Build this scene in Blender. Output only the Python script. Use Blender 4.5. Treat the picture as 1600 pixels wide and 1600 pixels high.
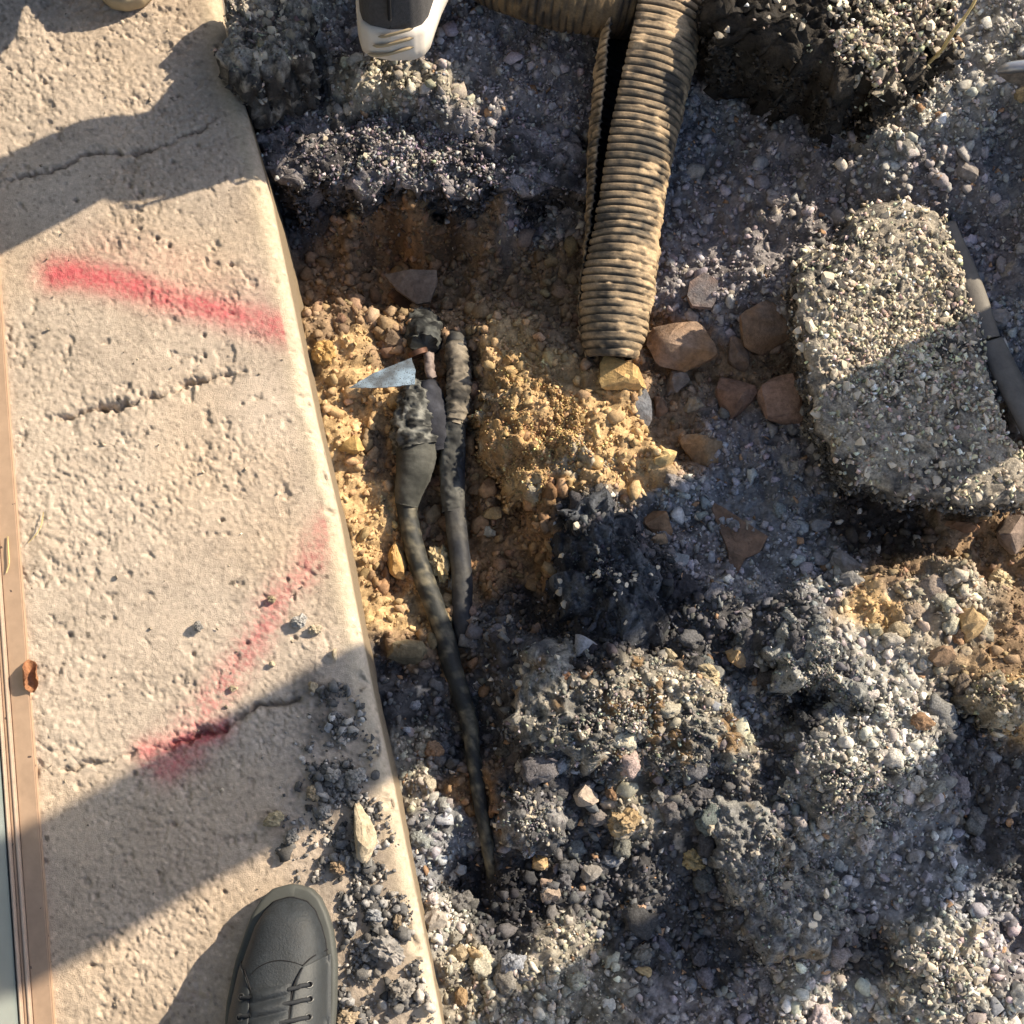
import bpy, bmesh, math, random
import numpy as np
from mathutils import Vector, Matrix, Euler

for o in list(bpy.data.objects):
    bpy.data.objects.remove(o)
S = bpy.context.scene
C = S.collection
rng = np.random.default_rng(7)
random.seed(7)
R = math.radians

# ------------------------------------------------------------------ camera
CAM_H, TILT, HALF = 1.5, R(13.0), R(20.0)
cam_d = bpy.data.cameras.new('camera')
cam = bpy.data.objects.new('camera', cam_d)
C.objects.link(cam)
cam.location = (0, 0, CAM_H)
cam.rotation_euler = (TILT, 0, 0)
cam_d.sensor_width = 36
cam_d.angle = 2 * HALF
cam_d.clip_start = 0.01
cam_d.clip_end = 500
S.camera = cam

# ------------------------------------------------------------------ light
SUN_EL, SUN_AZ = R(30), R(30)            # sun stands toward +X +Y (azimuth measured from +X)
w = bpy.data.worlds.new('World')
S.world = w
w.use_nodes = True
nt = w.node_tree
nt.nodes.clear()
sky = nt.nodes.new('ShaderNodeTexSky')
sky.sky_type = 'NISHITA'
sky.sun_disc = False
sky.sun_elevation = SUN_EL
sky.sun_rotation = R(90) - SUN_AZ
bg = nt.nodes.new('ShaderNodeBackground')
bg.inputs['Strength'].default_value = 0.15
wo = nt.nodes.new('ShaderNodeOutputWorld')
nt.links.new(sky.outputs[0], bg.inputs[0])
nt.links.new(bg.outputs[0], wo.inputs[0])
sd = bpy.data.lights.new('sun', 'SUN')
sd.energy = 5.0
sd.angle = R(0.6)
sd.color = (1.0, 0.86, 0.65)
sun = bpy.data.objects.new('sun', sd)
C.objects.link(sun)
dvec = Vector((math.cos(SUN_EL) * math.cos(SUN_AZ), math.cos(SUN_EL) * math.sin(SUN_AZ), math.sin(SUN_EL)))
sun.rotation_euler = dvec.to_track_quat('Z', 'Y').to_euler()
sun.location = dvec * 8
S.view_settings.view_transform = 'Standard'
S.view_settings.look = 'None'
S.view_settings.exposure = 0.90
S.view_settings.gamma = 1
S.view_settings.use_curve_mapping = False
S.render.resolution_x = S.render.resolution_y = 1024

# ------------------------------------------------------------------ helpers
FPX = 800 / math.tan(HALF)
CT, ST = math.cos(TILT), math.sin(TILT)

def W(px, py, z=0.0):
    """where the photograph's line of sight through (px, py) meets height z"""
    u, v = (px - 800) / FPX, (800 - py) / FPX
    t = (CAM_H - z) / (CT - v * ST)
    return Vector((u * t, (v * CT + ST) * t, z))

def Wn(a, z=None):
    a = np.asarray(a, float)
    z = a[:, 2] if z is None else z
    u, v = (a[:, 0] - 800) / FPX, (800 - a[:, 1]) / FPX
    t = (CAM_H - z) / (CT - v * ST)
    return np.stack([u * t, (v * CT + ST) * t], 1)

def mpp(py, z=0.0):
    return (CAM_H - z) / (CT - (800 - py) / FPX * ST) / FPX

def _h(ix, iy, iz, seed):
    n = (ix * 374761393 + iy * 668265263 + iz * 2147483647 + seed * 1274126177) & 0xffffffff
    n = ((n ^ (n >> 13)) * 1274126177) & 0xffffffff
    n = ((n ^ (n >> 16)) * 2246822519) & 0xffffffff
    return ((n ^ (n >> 15)) & 0xffffff) / 0xffffff

def vnoise(p, seed=0):
    p = np.asarray(p, float)
    i = np.floor(p).astype(np.int64)
    f = p - i
    f = f * f * f * (f * (f * 6 - 15) + 10)
    r = 0
    for dx in (0, 1):
        wx = f[:, 0] if dx else 1 - f[:, 0]
        for dy in (0, 1):
            wy = f[:, 1] if dy else 1 - f[:, 1]
            if p.shape[1] == 2:
                r = r + wx * wy * _h(i[:, 0] + dx, i[:, 1] + dy, 0, seed)
            else:
                for dz in (0, 1):
                    wz = f[:, 2] if dz else 1 - f[:, 2]
                    r = r + wx * wy * wz * _h(i[:, 0] + dx, i[:, 1] + dy, i[:, 2] + dz, seed)
    return r * 2 - 1

def fbm(p, octv=4, seed=0, gain=.5):
    p = np.asarray(p, float)
    r, a = 0, 1
    for k in range(octv):
        r = r + a * vnoise(p * 2.03 ** k + k * 17.3, seed + k * 31)
        a *= gain
    return r

def cells(p, seed=0):
    """2D cellular noise: distance to the nearest feature, and a random per cell"""
    i = np.floor(p).astype(np.int64)
    best = np.full(len(p), 9.)
    rid = np.zeros(len(p))
    for dx in (-1, 0, 1):
        for dy in (-1, 0, 1):
            cx, cy = i[:, 0] + dx, i[:, 1] + dy
            d = np.hypot(cx + _h(cx, cy, 1, seed) - p[:, 0], cy + _h(cx, cy, 2, seed) - p[:, 1])
            m = d < best
            best = np.where(m, d, best)
            rid = np.where(m, _h(cx, cy, 3, seed), rid)
    return best, rid

def link_mesh(name, me, m=None, parent=None):
    o = bpy.data.objects.new(name, me)
    C.objects.link(o)
    if m is not None:
        me.materials.append(m)
    if parent is not None:
        o.parent = parent
    return o

def np_mesh(name, v, faces, m=None, parent=None, col=None, smooth=True):
    """faces: (n,3) or (n,4) array, or a list of polygons"""
    me = bpy.data.meshes.new(name)
    if isinstance(faces, np.ndarray):
        n, k = faces.shape
        me.vertices.add(len(v))
        me.vertices.foreach_set('co', np.asarray(v, np.float32).ravel())
        me.loops.add(n * k)
        me.loops.foreach_set('vertex_index', faces.astype(np.int32).ravel())
        me.polygons.add(n)
        me.polygons.foreach_set('loop_start', np.arange(0, n * k, k, dtype=np.int32))
        me.polygons.foreach_set('loop_total', np.full(n, k, np.int32))
        me.update(calc_edges=True)
    else:
        me.from_pydata([tuple(a) for a in v], [], faces)
    me.validate()
    if smooth:
        me.polygons.foreach_set('use_smooth', np.ones(len(me.polygons), bool))
    if col is not None:
        a = me.color_attributes.new('Col', 'FLOAT_COLOR', 'POINT')
        c4 = np.ones((len(v), 4), np.float32)
        c4[:, :3] = col
        a.data.foreach_set('color', c4.ravel())
    return link_mesh(name, me, m, parent)

def tag(o, label=None, cat=None, group=None, kind=None):
    if label: o['label'] = label
    if cat: o['category'] = cat
    if group: o['group'] = group
    if kind: o['kind'] = kind
    return o

def empty(name, loc, label, cat, group=None):
    o = bpy.data.objects.new(name, None)
    C.objects.link(o)
    o.location = loc
    o.empty_display_size = .02
    tag(o, label, cat, group)
    bpy.context.view_layer.update()
    return o

def adopt(child, parent):
    """parent without moving the child (parents here are only translated)"""
    child.parent = parent
    child.matrix_parent_inverse = Matrix.Translation(parent.location).inverted()
    return child

def grid_faces(nr, nc, wrap=False):
    r, c = np.meshgrid(np.arange(nr - 1), np.arange(nc if wrap else nc - 1), indexing='ij')
    c2 = (c + 1) % nc
    return np.stack([r * nc + c, r * nc + c2, (r + 1) * nc + c2, (r + 1) * nc + c], -1).reshape(-1, 4)

# ------------------------------------------------------------------ materials
def mat(name, col=None, attr=False, rough=.9, var=.25, vscale=120, bump=.4, bscale=300, bdist=.002,
        spec=.3, metal=0., rand=0., speck=None, speck_scale=500, speck_amt=.5):
    m = bpy.data.materials.new(name)
    m.use_nodes = True
    n, l = m.node_tree.nodes, m.node_tree.links
    b = n['Principled BSDF']
    b.inputs['Roughness'].default_value = rough
    b.inputs['Metallic'].default_value = metal
    b.inputs['Specular IOR Level'].default_value = spec
    tc = n.new('ShaderNodeTexCoord')
    if attr:
        a = n.new('ShaderNodeAttribute'); a.attribute_name = 'Col'
        src = a.outputs['Color']
    else:
        a = n.new('ShaderNodeRGB'); a.outputs[0].default_value = (*col, 1)
        src = a.outputs[0]
    nz = n.new('ShaderNodeTexNoise')
    nz.inputs['Scale'].default_value = vscale
    nz.inputs['Detail'].default_value = 6
    nz.inputs['Roughness'].default_value = .65
    l.new(tc.outputs['Object'], nz.inputs['Vector'])
    mr = n.new('ShaderNodeMapRange')
    mr.inputs['From Min'].default_value = .3
    mr.inputs['From Max'].default_value = .7
    mr.inputs['To Min'].default_value = 1 - var
    mr.inputs['To Max'].default_value = 1 + var
    l.new(nz.outputs['Fac'], mr.inputs['Value'])
    mx = n.new('ShaderNodeVectorMath'); mx.operation = 'SCALE'
    l.new(src, mx.inputs[0]); l.new(mr.outputs[0], mx.inputs['Scale'])
    out = mx.outputs[0]
    if rand:
        oi = n.new('ShaderNodeObjectInfo')
        r2 = n.new('ShaderNodeMapRange')
        r2.inputs['To Min'].default_value = 1 - rand
        r2.inputs['To Max'].default_value = 1 + rand
        l.new(oi.outputs['Random'], r2.inputs['Value'])
        m2 = n.new('ShaderNodeVectorMath'); m2.operation = 'SCALE'
        l.new(out, m2.inputs[0]); l.new(r2.outputs[0], m2.inputs['Scale'])
        out = m2.outputs[0]
    if speck is not None:
        vz = n.new('ShaderNodeTexVoronoi'); vz.inputs['Scale'].default_value = speck_scale
        l.new(tc.outputs['Object'], vz.inputs['Vector'])
        sx = n.new('ShaderNodeSeparateColor'); l.new(vz.outputs['Color'], sx.inputs[0])
        gt = n.new('ShaderNodeMath'); gt.operation = 'GREATER_THAN'; gt.inputs[1].default_value = 1 - speck_amt
        l.new(sx.outputs[0], gt.inputs[0])
        mm = n.new('ShaderNodeMix'); mm.data_type = 'RGBA'
        l.new(gt.outputs[0], mm.inputs['Factor']); l.new(out, mm.inputs['A'])
        mm.inputs['B'].default_value = (*speck, 1)
        out = mm.outputs['Result']
    l.new(out, b.inputs['Base Color'])
    if bump:
        bz = n.new('ShaderNodeTexNoise')
        bz.inputs['Scale'].default_value = bscale
        bz.inputs['Detail'].default_value = 5
        bz.inputs['Roughness'].default_value = .7
        l.new(tc.outputs['Object'], bz.inputs['Vector'])
        bp = n.new('ShaderNodeBump')
        bp.inputs['Strength'].default_value = bump
        bp.inputs['Distance'].default_value = bdist
        l.new(bz.outputs['Fac'], bp.inputs['Height'])
        l.new(bp.outputs[0], b.inputs['Normal'])
    return m

M = {}
M['rubble'] = mat('rubble_ground', attr=True, var=.35, vscale=260, bump=.8, bscale=420, bdist=.003)
M['gravel'] = mat('gravel_stone', attr=True, var=.35, vscale=330, bump=.6, bscale=700, bdist=.0015)
M['pavement'] = mat('weathered_concrete', attr=True, var=.18, vscale=190, bump=.85, bscale=780, bdist=.0020)
M['rock'] = mat('rough_rock', attr=True, var=.38, vscale=140, bump=.9, bscale=380, bdist=.0025)
M['asphalt'] = mat('broken_asphalt', attr=True, var=.5, vscale=300, bump=1., bscale=420, bdist=.003)
M['aggregate'] = mat('asphalt_aggregate', (.49, .425, .335), var=.3, vscale=300, bump=.4, bscale=700, bdist=.001, rand=.45)
M['asphalt_clod'] = mat('crumbly_asphalt', attr=True, var=.55, vscale=420, bump=1., bscale=520, bdist=.003)
M['pipe'] = mat('dusty_black_plastic', attr=True, rough=.75, var=.3, vscale=300, bump=.5, bscale=500, bdist=.0012)
M['cable'] = mat('dirty_cable_sheath', attr=True, rough=.6, var=.3, vscale=220, bump=.35, bscale=500, bdist=.001)
M['tape'] = mat('cloth_tape', attr=True, rough=.85, var=.2, vscale=300, bump=.35, bscale=600, bdist=.001)

# ------------------------------------------------------------------ the pavement
EDGE = [(318, -160), (335, -60), (352, 60), (388, 185), (420, 300), (457, 480), (492, 650), (527, 800), (557, 960),
        (585, 1100), (612, 1220), (642, 1370), (669, 1500), (692, 1620), (715, 1760)]
_e = Wn([(a, b, 0) for a, b in EDGE])[::-1]
def edge_x(y):
    x = np.interp(y, _e[:, 1], _e[:, 0])
    lo, hi = y < _e[0, 1], y > _e[-1, 1]
    s0 = (_e[2, 0] - _e[0, 0]) / (_e[2, 1] - _e[0, 1])
    x = np.where(lo, _e[0, 0] + (y - _e[0, 1]) * s0, x)
    x = np.where(hi, _e[-1, 0] + (y - _e[-1, 1]) * s0, x)
    return x

def seg_dist(P, pts):
    """distance from points P to a polyline and the parameter 0..1 along it"""
    best = np.full(len(P), 1e9); par = np.zeros(len(P))
    n = len(pts) - 1
    for k in range(n):
        a, b = pts[k], pts[k + 1]
        ab = b - a
        t = np.clip(((P - a) @ ab) / (ab @ ab), 0, 1)
        d = np.hypot(*(P - (a + t[:, None] * ab)).T)
        m = d < best
        best = np.where(m, d, best)
        par = np.where(m, (k + t) / n, par)
    return best, par

def pline(pts, z=0.):
    return Wn([(a, b, z) for a, b in pts])

def build_pavement():
    ys = np.concatenate([np.linspace(-12, -.45, 24), np.arange(-.27, 1.04, .00165), np.linspace(1.15, 14, 24)])
    cs = np.concatenate([np.array([.0]), np.arange(.004, .46, .00165), np.array([.49, .52, .56, .62, .75, 1.0])])[::-1]
    # cross profile: top columns at distance c from the flat's end, then the rounded nose and the face
    rad = .016
    ang = np.linspace(0, math.pi / 2, 9)[1:]
    px = np.concatenate([-cs, rad * np.sin(ang), np.full(8, rad)])
    pz = np.concatenate([0 * cs, -rad + rad * np.cos(ang), -rad - np.linspace(.02, .30, 8)])
    Y, Xo = np.meshgrid(ys, px, indexing='ij')
    Z = np.tile(pz, (len(ys), 1))
    X = edge_x(Y) - rad + Xo
    P2 = np.stack([X.ravel(), Y.ravel()], 1)
    Zf = Z.ravel().copy()
    c = -(Xo.ravel())
    top = c >= 0
    soft = np.clip(c / .035, 0, 1)                    # the nose was trowelled smooth
    p = P2[top]; s = soft[top]
    wob = p + .0025 * np.stack([fbm(p * 90, 2, 3), fbm(p * 90, 2, 4)], 1)
    patch = np.clip(.50 + .75 * fbm(p * 8, 3, 5) + .25 * np.clip((-.35 - p[:, 0]) / .1, 0, 1), .10, 1.15)
    d1, r1 = cells(wob / .0085, 11)
    d2, r2 = cells(wob / .0046, 12)
    grain = np.maximum((.55 - d1) * (r1 > .45) * (.4 + r1), -.05) * .0034 + (.5 - d2) * (r2 - .3) * .0018
    h = .30 * grain * patch * (.25 + .75 * s)
    h += .00074 * fbm(p * 215, 3, 21, .72) * patch * (.3 + .7 * s) + .0008 * fbm(p * 14, 3, 22)
    hol = fbm(wob * 150, 3, 23, .6) + .35 * fbm(p * 330, 2, 24)
    h -= np.clip(hol - .38, 0, .5) * .0026 * np.clip(patch + .1, .2, 1.2) * (.15 + .85 * s)
    chip = fbm(p * 44, 4, 25, .6)
    h -= np.clip(chip - .80, 0, .35) * .007 * (.3 + .7 * s)
    pit, pr = cells(p / .023, 31)
    h -= np.where(pr > .955, np.clip(.15 * pr - pit + .05 * fbm(p * 260, 2, 33), 0, .1) * .05, 0) * (.4 + .6 * s)
    # cracks
    cw = np.stack([fbm(p * 85, 4, 41, .6), fbm(p * 85, 4, 42, .6)], 1) * .0030
    cracks = [([(0, 287), (50, 274), (95, 263), (130, 243), (150, 239), (200, 242), (240, 234), (268, 226), (275, 214), (310, 203), (335, 188)], .0022, .010),
              ([(75, 657), (115, 648), (150, 640), (185, 636), (215, 626), (252, 618), (270, 606), (300, 599), (335, 588), (385, 577)], .0026, .012),
              ([(222, 1170), (260, 1170), (300, 1152), (322, 1140), (345, 1146), (372, 1124), (402, 1104), (440, 1100), (482, 1084)], .0026, .011),
              ([(95, 1207), (140, 1192), (170, 1190), (222, 1170)], .0018, .006),
              ([(150, 640), (170, 636), (200, 626)], .0062, .013), ([(285, 1158), (330, 1142)], .004, .005)]
    for pts, wd, dep in cracks:
        d, t = seg_dist(p + cw, pline(pts))
        wv_ = np.clip(.85 + .8 * fbm(p * 42, 2, 52), .3, 1.6) * np.clip(np.minimum(t, 1 - t) / .08, .15, 1)
        h -= dep * np.clip(wv_, 0, 1.1) * np.exp(-(d / (wd * np.sqrt(wv_))) ** 2)
        h += .0012 * np.exp(-(d / (wd * 4)) ** 2) * fbm(p * 200, 2, 51)
    Zf[top] += h
    nose = ~top
    Zf[nose] -= np.clip(fbm(np.stack([P2[nose, 0], P2[nose, 1], Zf[nose]], 1) * 55, 3, 62) - .45, 0, .4) * .012
    Zf[nose] += .0006 * fbm(np.stack([P2[nose, 0], P2[nose, 1], Zf[nose]], 1) * 150, 3, 61)
    # colour of the concrete itself, and the sprayed paint
    base = np.array([.485, .402, .328])
    col = np.tile(base, (len(P2), 1)) * (1 + .10 * fbm(P2 * 11, 3, 71) + .07 * fbm(P2 * 70, 2, 72))[:, None]
    warm = np.clip(fbm(P2 * 6, 2, 73), 0, 1)[:, None]
    col = col * (1 - warm * np.array([0, .05, .12]))
    g1, q1 = cells(P2 / .0042, 79)
    grainc = np.where(q1 > .9, 1.28, np.where(q1 < .07, .62, 1.0))
    col = col * (1 + (grainc - 1) * np.clip(1.6 - 2.6 * g1, 0, 1))[:, None]
    noseband = np.exp(-((c + .004) / .012) ** 2)[:, None]
    col = col * (1 - .5 * noseband) + .5 * noseband * np.array([.55, .46, .33])
    wallm = np.clip((-.014 - Zf) / .02, 0, 1)[:, None]          # earth-stained buried face
    col = col * (1 - wallm) + wallm * np.array([.22, .17, .115])
    dg, rg = cells(P2 / .016, 77)
    darkg = ((rg > .985) & (dg + .12 * fbm(P2 * 300, 2, 78) < .16))[:, None]
    col = np.where(darkg, col * .35, col)
    red = np.array([.57, .06, .095])
    def stroke(pts, wd, s0, s1, seed, thr):
        d, t = seg_dist(P2, pline(pts))
        n = .5 + .5 * np.clip(1.0 * fbm(P2 * 60, 2, seed) * .6 + .9 * fbm(P2 * 330, 3, seed + 9, .7), -1, 1)
        core = np.exp(-(d / wd) ** 2) * (s0 + (s1 - s0) * t)
        return np.clip(core * (thr + (1.1 - thr) * n), 0, .8)
    k = stroke([(84, 427), (130, 428), (200, 444), (300, 474), (400, 500), (465, 520)], .019, .95, .62, 81, .6)
    k = np.maximum(k, stroke([(82, 426), (115, 428)], .012, .7, .9, 82, .75))
    k = np.maximum(k, stroke([(150, 395), (280, 420), (400, 470)], .03, .16, .12, 83, .4))
    k = np.maximum(k, stroke([(517, 815), (480, 885), (432, 938), (392, 1010), (345, 1075), (300, 1135), (240, 1185)], .018, .46, .52, 84, .05))
    k = np.maximum(k, stroke([(515, 815), (440, 935), (425, 945)], .012, .36, .5, 85, .2))
    k = np.maximum(k, stroke([(225, 1172), (300, 1155), (345, 1140)], .013, .6, .8, 86, .5))
    k = np.maximum(k, stroke([(260, 1200), (300, 1175)], .017, .6, .5, 87, .6))
    k = k[:, None] * top[:, None]
    col = col * (1 - k) + red * k
    # tarry dirt tracked over the lower edge
    d, t = seg_dist(P2, pline([(500, 1080), (525, 1200), (545, 1330), (560, 1430), (570, 1600)]))
    g = np.clip(np.exp(-(d / .035) ** 2) * (.35 + .6 * fbm(P2 * 35, 4, 91)), 0, .6)[:, None]
    col = col * (1 - g) + np.array([.10, .095, .09]) * g
    v = np.stack([P2[:, 0], P2[:, 1], Zf], 1)
    o = np_mesh('pavement', v, grid_faces(len(ys), len(px))[:, ::-1], M['pavement'], col=np.clip(col, .01, .9))
    tag(o, 'cracked pale concrete pavement with rounded kerb edge and red spray marks', kind='structure')
    return o
pavement = build_pavement()

# ------------------------------------------------------------------ the dug-up ground
HP = [
 (300,-80,-.03),(420,-60,-.03),(600,-80,-.04),(800,-80,-.05),(1000,-80,-.06),(1200,-80,-.05),(1400,-100,-.02),(1600,-100,.0),
 (400,40,-.02),(450,50,-.02),(500,60,-.035),(560,60,-.05),(700,60,-.05),(850,80,-.06),(420,120,-.05),(480,130,-.06),
 (440,180,-.075),(520,170,-.06),(560,140,-.045),(620,120,-.035),(680,130,-.035),(720,150,-.045),(750,170,-.065),(880,180,-.075),
 (440,235,-.085),(500,255,-.085),(560,270,-.085),(640,280,-.08),(720,280,-.08),(800,285,-.085),(440,285,-.17),(510,305,-.175),(570,315,-.175),(650,318,-.17),(730,318,-.17),(810,325,-.15),(850,250,-.10),(620,215,-.085),
 (470,335,-.19),(560,335,-.2),(700,335,-.19),(830,345,-.16),(900,320,-.14),(900,380,-.14),
 (490,430,-.2),(600,430,-.21),(700,430,-.2),(800,430,-.17),(890,450,-.15),
 (505,540,-.15),(545,565,-.17),(620,560,-.21),(690,560,-.22),(740,560,-.2),(775,545,-.13),(800,530,-.11),(850,560,-.09),(900,590,-.095),
 (520,680,-.15),(560,690,-.18),(600,690,-.215),(640,680,-.235),(700,680,-.24),(740,680,-.205),(775,660,-.135),(850,660,-.08),(930,660,-.08),(1000,720,-.085),
 (545,800,-.16),(590,800,-.185),(620,800,-.225),(665,800,-.24),(720,800,-.24),(755,790,-.2),(800,790,-.15),(850,740,-.10),(870,790,-.10),(940,770,-.07),(1000,800,-.10),
 (570,920,-.17),(620,920,-.21),(690,920,-.23),(740,930,-.21),(790,920,-.175),(840,900,-.14),(880,880,-.07),(930,850,-.05),(960,900,-.045),(1010,930,-.06),(1050,980,-.105),
 (600,1010,-.17),(660,1010,-.19),(720,1020,-.2),(770,1030,-.165),(800,1030,-.12),(830,1050,-.08),(900,1060,-.06),(980,1080,-.045),(1080,1100,-.045),(1150,1160,-.05),(1195,1190,-.07),
 (615,1120,-.16),(660,1120,-.165),(720,1130,-.19),(770,1130,-.165),(805,1130,-.10),(900,1150,-.06),(1000,1160,-.055),(1100,1180,-.06),
 (640,1240,-.15),(700,1240,-.165),(750,1250,-.18),(785,1240,-.12),(840,1260,-.07),(920,1260,-.11),(1000,1250,-.09),(1100,1240,-.09),
 (660,1370,-.13),(740,1370,-.165),(800,1370,-.14),(900,1370,-.13),(1000,1370,-.12),(1100,1370,-.12),(1200,1400,-.09),(1260,1450,-.09),
 (690,1480,-.08),(760,1500,-.1),(850,1500,-.085),(950,1520,-.11),(1050,1500,-.13),(1150,1520,-.13),(1250,1580,-.085),(1350,1500,-.11),
 (720,1650,-.09),(900,1650,-.1),(1100,1650,-.12),(1300,1650,-.09),(1500,1650,-.06),(1650,1650,-.07),
 (1420,1520,-.06),(1480,1480,-.05),(1540,1550,-.05),(1590,1450,-.09),(1650,1450,-.09),
 (1000,150,-.085),(1100,250,-.095),(1200,270,-.09),(1250,200,-.07),(1300,230,-.06),(1400,200,-.03),(1480,160,-.02),(1530,130,-.015),(1500,240,-.03),(1580,250,-.06),(1580,60,.0),
 (1000,400,-.11),(1100,400,-.11),(1200,400,-.1),(1230,340,-.085),
 (1050,550,-.13),(1150,580,-.13),(1230,620,-.13),(1050,680,-.125),(1150,720,-.12),
 (1300,400,-.09),(1400,600,-.11),(1500,700,-.11),(1540,400,-.08),(1590,550,-.075),(1660,400,-.06),
 (1100,850,-.11),(1200,850,-.10),(1300,850,-.11),(1400,840,-.12),(1500,840,-.115),(1590,850,-.105),
 (1100,980,-.1),(1170,960,-.09),(1220,980,-.05),(1260,980,-.035),(1310,1060,-.035),(1230,1090,-.115),(1270,1090,-.12),(1360,1000,-.06),(1400,960,-.055),(1470,920,-.055),(1540,960,-.07),(1590,1080,-.05),
 (1200,1130,-.11),(1290,1150,-.045),(1320,1180,-.035),(1400,1150,-.045),(1460,1200,-.06),(1520,1180,-.10),(1560,1200,-.105),
 (1270,1240,-.055),(1340,1260,-.04),(1390,1270,-.055),(1440,1320,-.105),(1560,1330,-.11),(1400,1400,-.1),(1500,1400,-.1),
 (1680,900,-.09),(1700,1100,-.06),(1700,1300,-.09),(1750,600,-.06),(1760,250,.06),(1720,60,.06),(1850,150,.10),(1850,400,.02),  # right-hand rise is an unseen heap, added to shade the gravel
]
def zt(z, y):
    k = min(max((y - 500) / 40, 0), 1)
    return z if z > -.06 else z * (1 - k) + (-.06 + (z + .06) * .56) * k
HP = [(a, b, zt(z, b) if a < 800 else (-.05 + (z + .05) * .62 if (z < -.05 and b > 960 and a < 1700) else z)) for a, b, z in HP]
_hp = np.array(HP, float)
_hxy = Wn(_hp)
_hz = _hp[:, 2]

# albedo of what lies there
PAL = {'K': (.038, .038, .044), 'G': (.31, .285, .29), 'B': (.245, .168, .104), 'Y': (.475, .328, .172), 'R': (.255, .155, .082),
       'T': (.43, .385, .31), 'L': (.50, .475, .43), 'D': (.105, .103, .109), 'S': (.285, .29, .305), 'A': (.065, .052, .045)}
ZP = [
 (400,40,'L'),(450,30,'L'),(420,110,'K'),(470,120,'K'),(560,60,'G'),(560,140,'T'),(620,130,'T'),(690,130,'T'),(700,60,'G'),(850,80,'G'),(640,200,'G'),(760,170,'G'),(880,170,'G'),
 (430,180,'D'),(500,190,'D'),(560,220,'D'),(470,260,'K'),(570,280,'K'),(640,265,'D'),(740,260,'G'),(860,260,'G'),(500,310,'K'),(640,305,'K'),(720,300,'K'),
 (480,350,'D'),(560,350,'B'),(650,345,'R'),(740,345,'B'),(820,350,'G'),(890,330,'G'),(860,400,'B'),(900,480,'B'),
 (490,440,'B'),(560,420,'B'),(640,400,'R'),(720,430,'B'),(800,450,'B'),(880,430,'B'),(520,500,'B'),(590,510,'B'),
 (500,550,'Y'),(550,540,'Y'),(600,545,'B'),(660,560,'B'),(740,550,'B'),(790,540,'Y'),(850,580,'Y'),(920,620,'Y'),(890,680,'Y'),(800,610,'Y'),(970,700,'Y'),(1000,730,'Y'),(880,530,'B'),
 (520,660,'Y'),(570,640,'Y'),(600,700,'B'),(660,700,'B'),(745,640,'B'),(760,700,'R'),(820,700,'R'),(870,740,'Y'),
 (540,780,'Y'),(590,790,'Y'),(670,790,'B'),(770,790,'R'),(830,800,'R'),(800,880,'R'),(760,900,'R'),(840,880,'R'),(570,880,'Y'),(590,950,'Y'),(620,900,'R'),(650,960,'Y'),
 (900,800,'D'),(960,790,'D'),(900,880,'K'),(960,900,'K'),(1020,930,'K'),(900,960,'K'),(980,980,'K'),(780,990,'D'),(840,960,'A'),
 (640,1020,'B'),(610,1060,'D'),(660,1080,'D'),(720,1030,'R'),(760,1060,'D'),(830,1030,'D'),(900,1020,'K'),(900,1085,'R'),(850,1110,'D'),(980,1080,'T'),(1080,1110,'T'),(1150,1160,'T'),(900,1160,'D'),(1000,1160,'T'),(1100,1200,'D'),
 (640,1180,'T'),(650,1230,'T'),(690,1180,'D'),(740,1240,'R'),(700,1300,'S'),(660,1330,'S'),(830,1250,'D'),(920,1200,'D'),(1000,1260,'T'),(1060,1260,'D'),(900,1300,'D'),
 (740,1370,'K'),(800,1400,'K'),(900,1380,'D'),(1000,1380,'D'),(1100,1380,'D'),(680,1440,'L'),(720,1500,'T'),(690,1560,'T'),(790,1470,'D'),(850,1500,'T'),(930,1540,'T'),(1000,1480,'D'),(1100,1500,'D'),(1050,1580,'G'),(1180,1560,'G'),
 (1250,1560,'L'),(1350,1570,'L'),(1450,1500,'L'),(1520,1550,'L'),(1350,1480,'D'),(1580,1500,'G'),(1400,1400,'S'),(1500,1380,'S'),(1450,1320,'S'),(1560,1320,'D'),(1560,1220,'D'),
 (1000,100,'G'),(1100,200,'S'),(1200,250,'G'),(1300,200,'G'),(1400,180,'L'),(1500,150,'L'),(1560,80,'L'),(1560,250,'S'),(1480,300,'G'),(1000,300,'S'),(1100,350,'G'),(1200,380,'G'),(1050,450,'G'),(1150,450,'G'),
 (1000,520,'B'),(1070,580,'B'),(1150,600,'B'),(1060,680,'B'),(1120,680,'G'),(1200,700,'G'),(1540,400,'G'),(1590,500,'S'),
 (1050,780,'S'),(1130,780,'S'),(1200,800,'S'),(1100,880,'G'),(1180,900,'S'),(1260,850,'S'),(1300,900,'S'),(1340,830,'A'),(1400,830,'A'),(1420,900,'B'),(1480,830,'B'),(1560,840,'B'),
 (1100,980,'D'),(1160,1000,'D'),(1240,960,'D'),(1230,1030,'D'),(1290,1060,'D'),(1240,1110,'K'),(1200,1130,'S'),(1380,950,'Y'),(1440,920,'T'),(1500,960,'T'),(1560,1000,'B'),(1380,1010,'L'),(1590,1080,'Y'),
 (1320,1120,'L'),(1400,1120,'L'),(1300,1200,'L'),(1360,1240,'L'),(1420,1200,'L'),(1200,1200,'D'),(1500,1150,'D'),
]
_zxy = None
def idw(P, ctrl, vals, power, eps):
    out = np.zeros((len(P), vals.shape[1]))
    for k in range(0, len(P), 40000):
        q = P[k:k + 40000]
        d2 = ((q[:, None, :] - ctrl[None]) ** 2).sum(-1)
        wgt = 1 / (d2 + eps ** 2) ** power
        out[k:k + 40000] = (wgt @ vals) / wgt.sum(1)[:, None]
    return out

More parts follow.
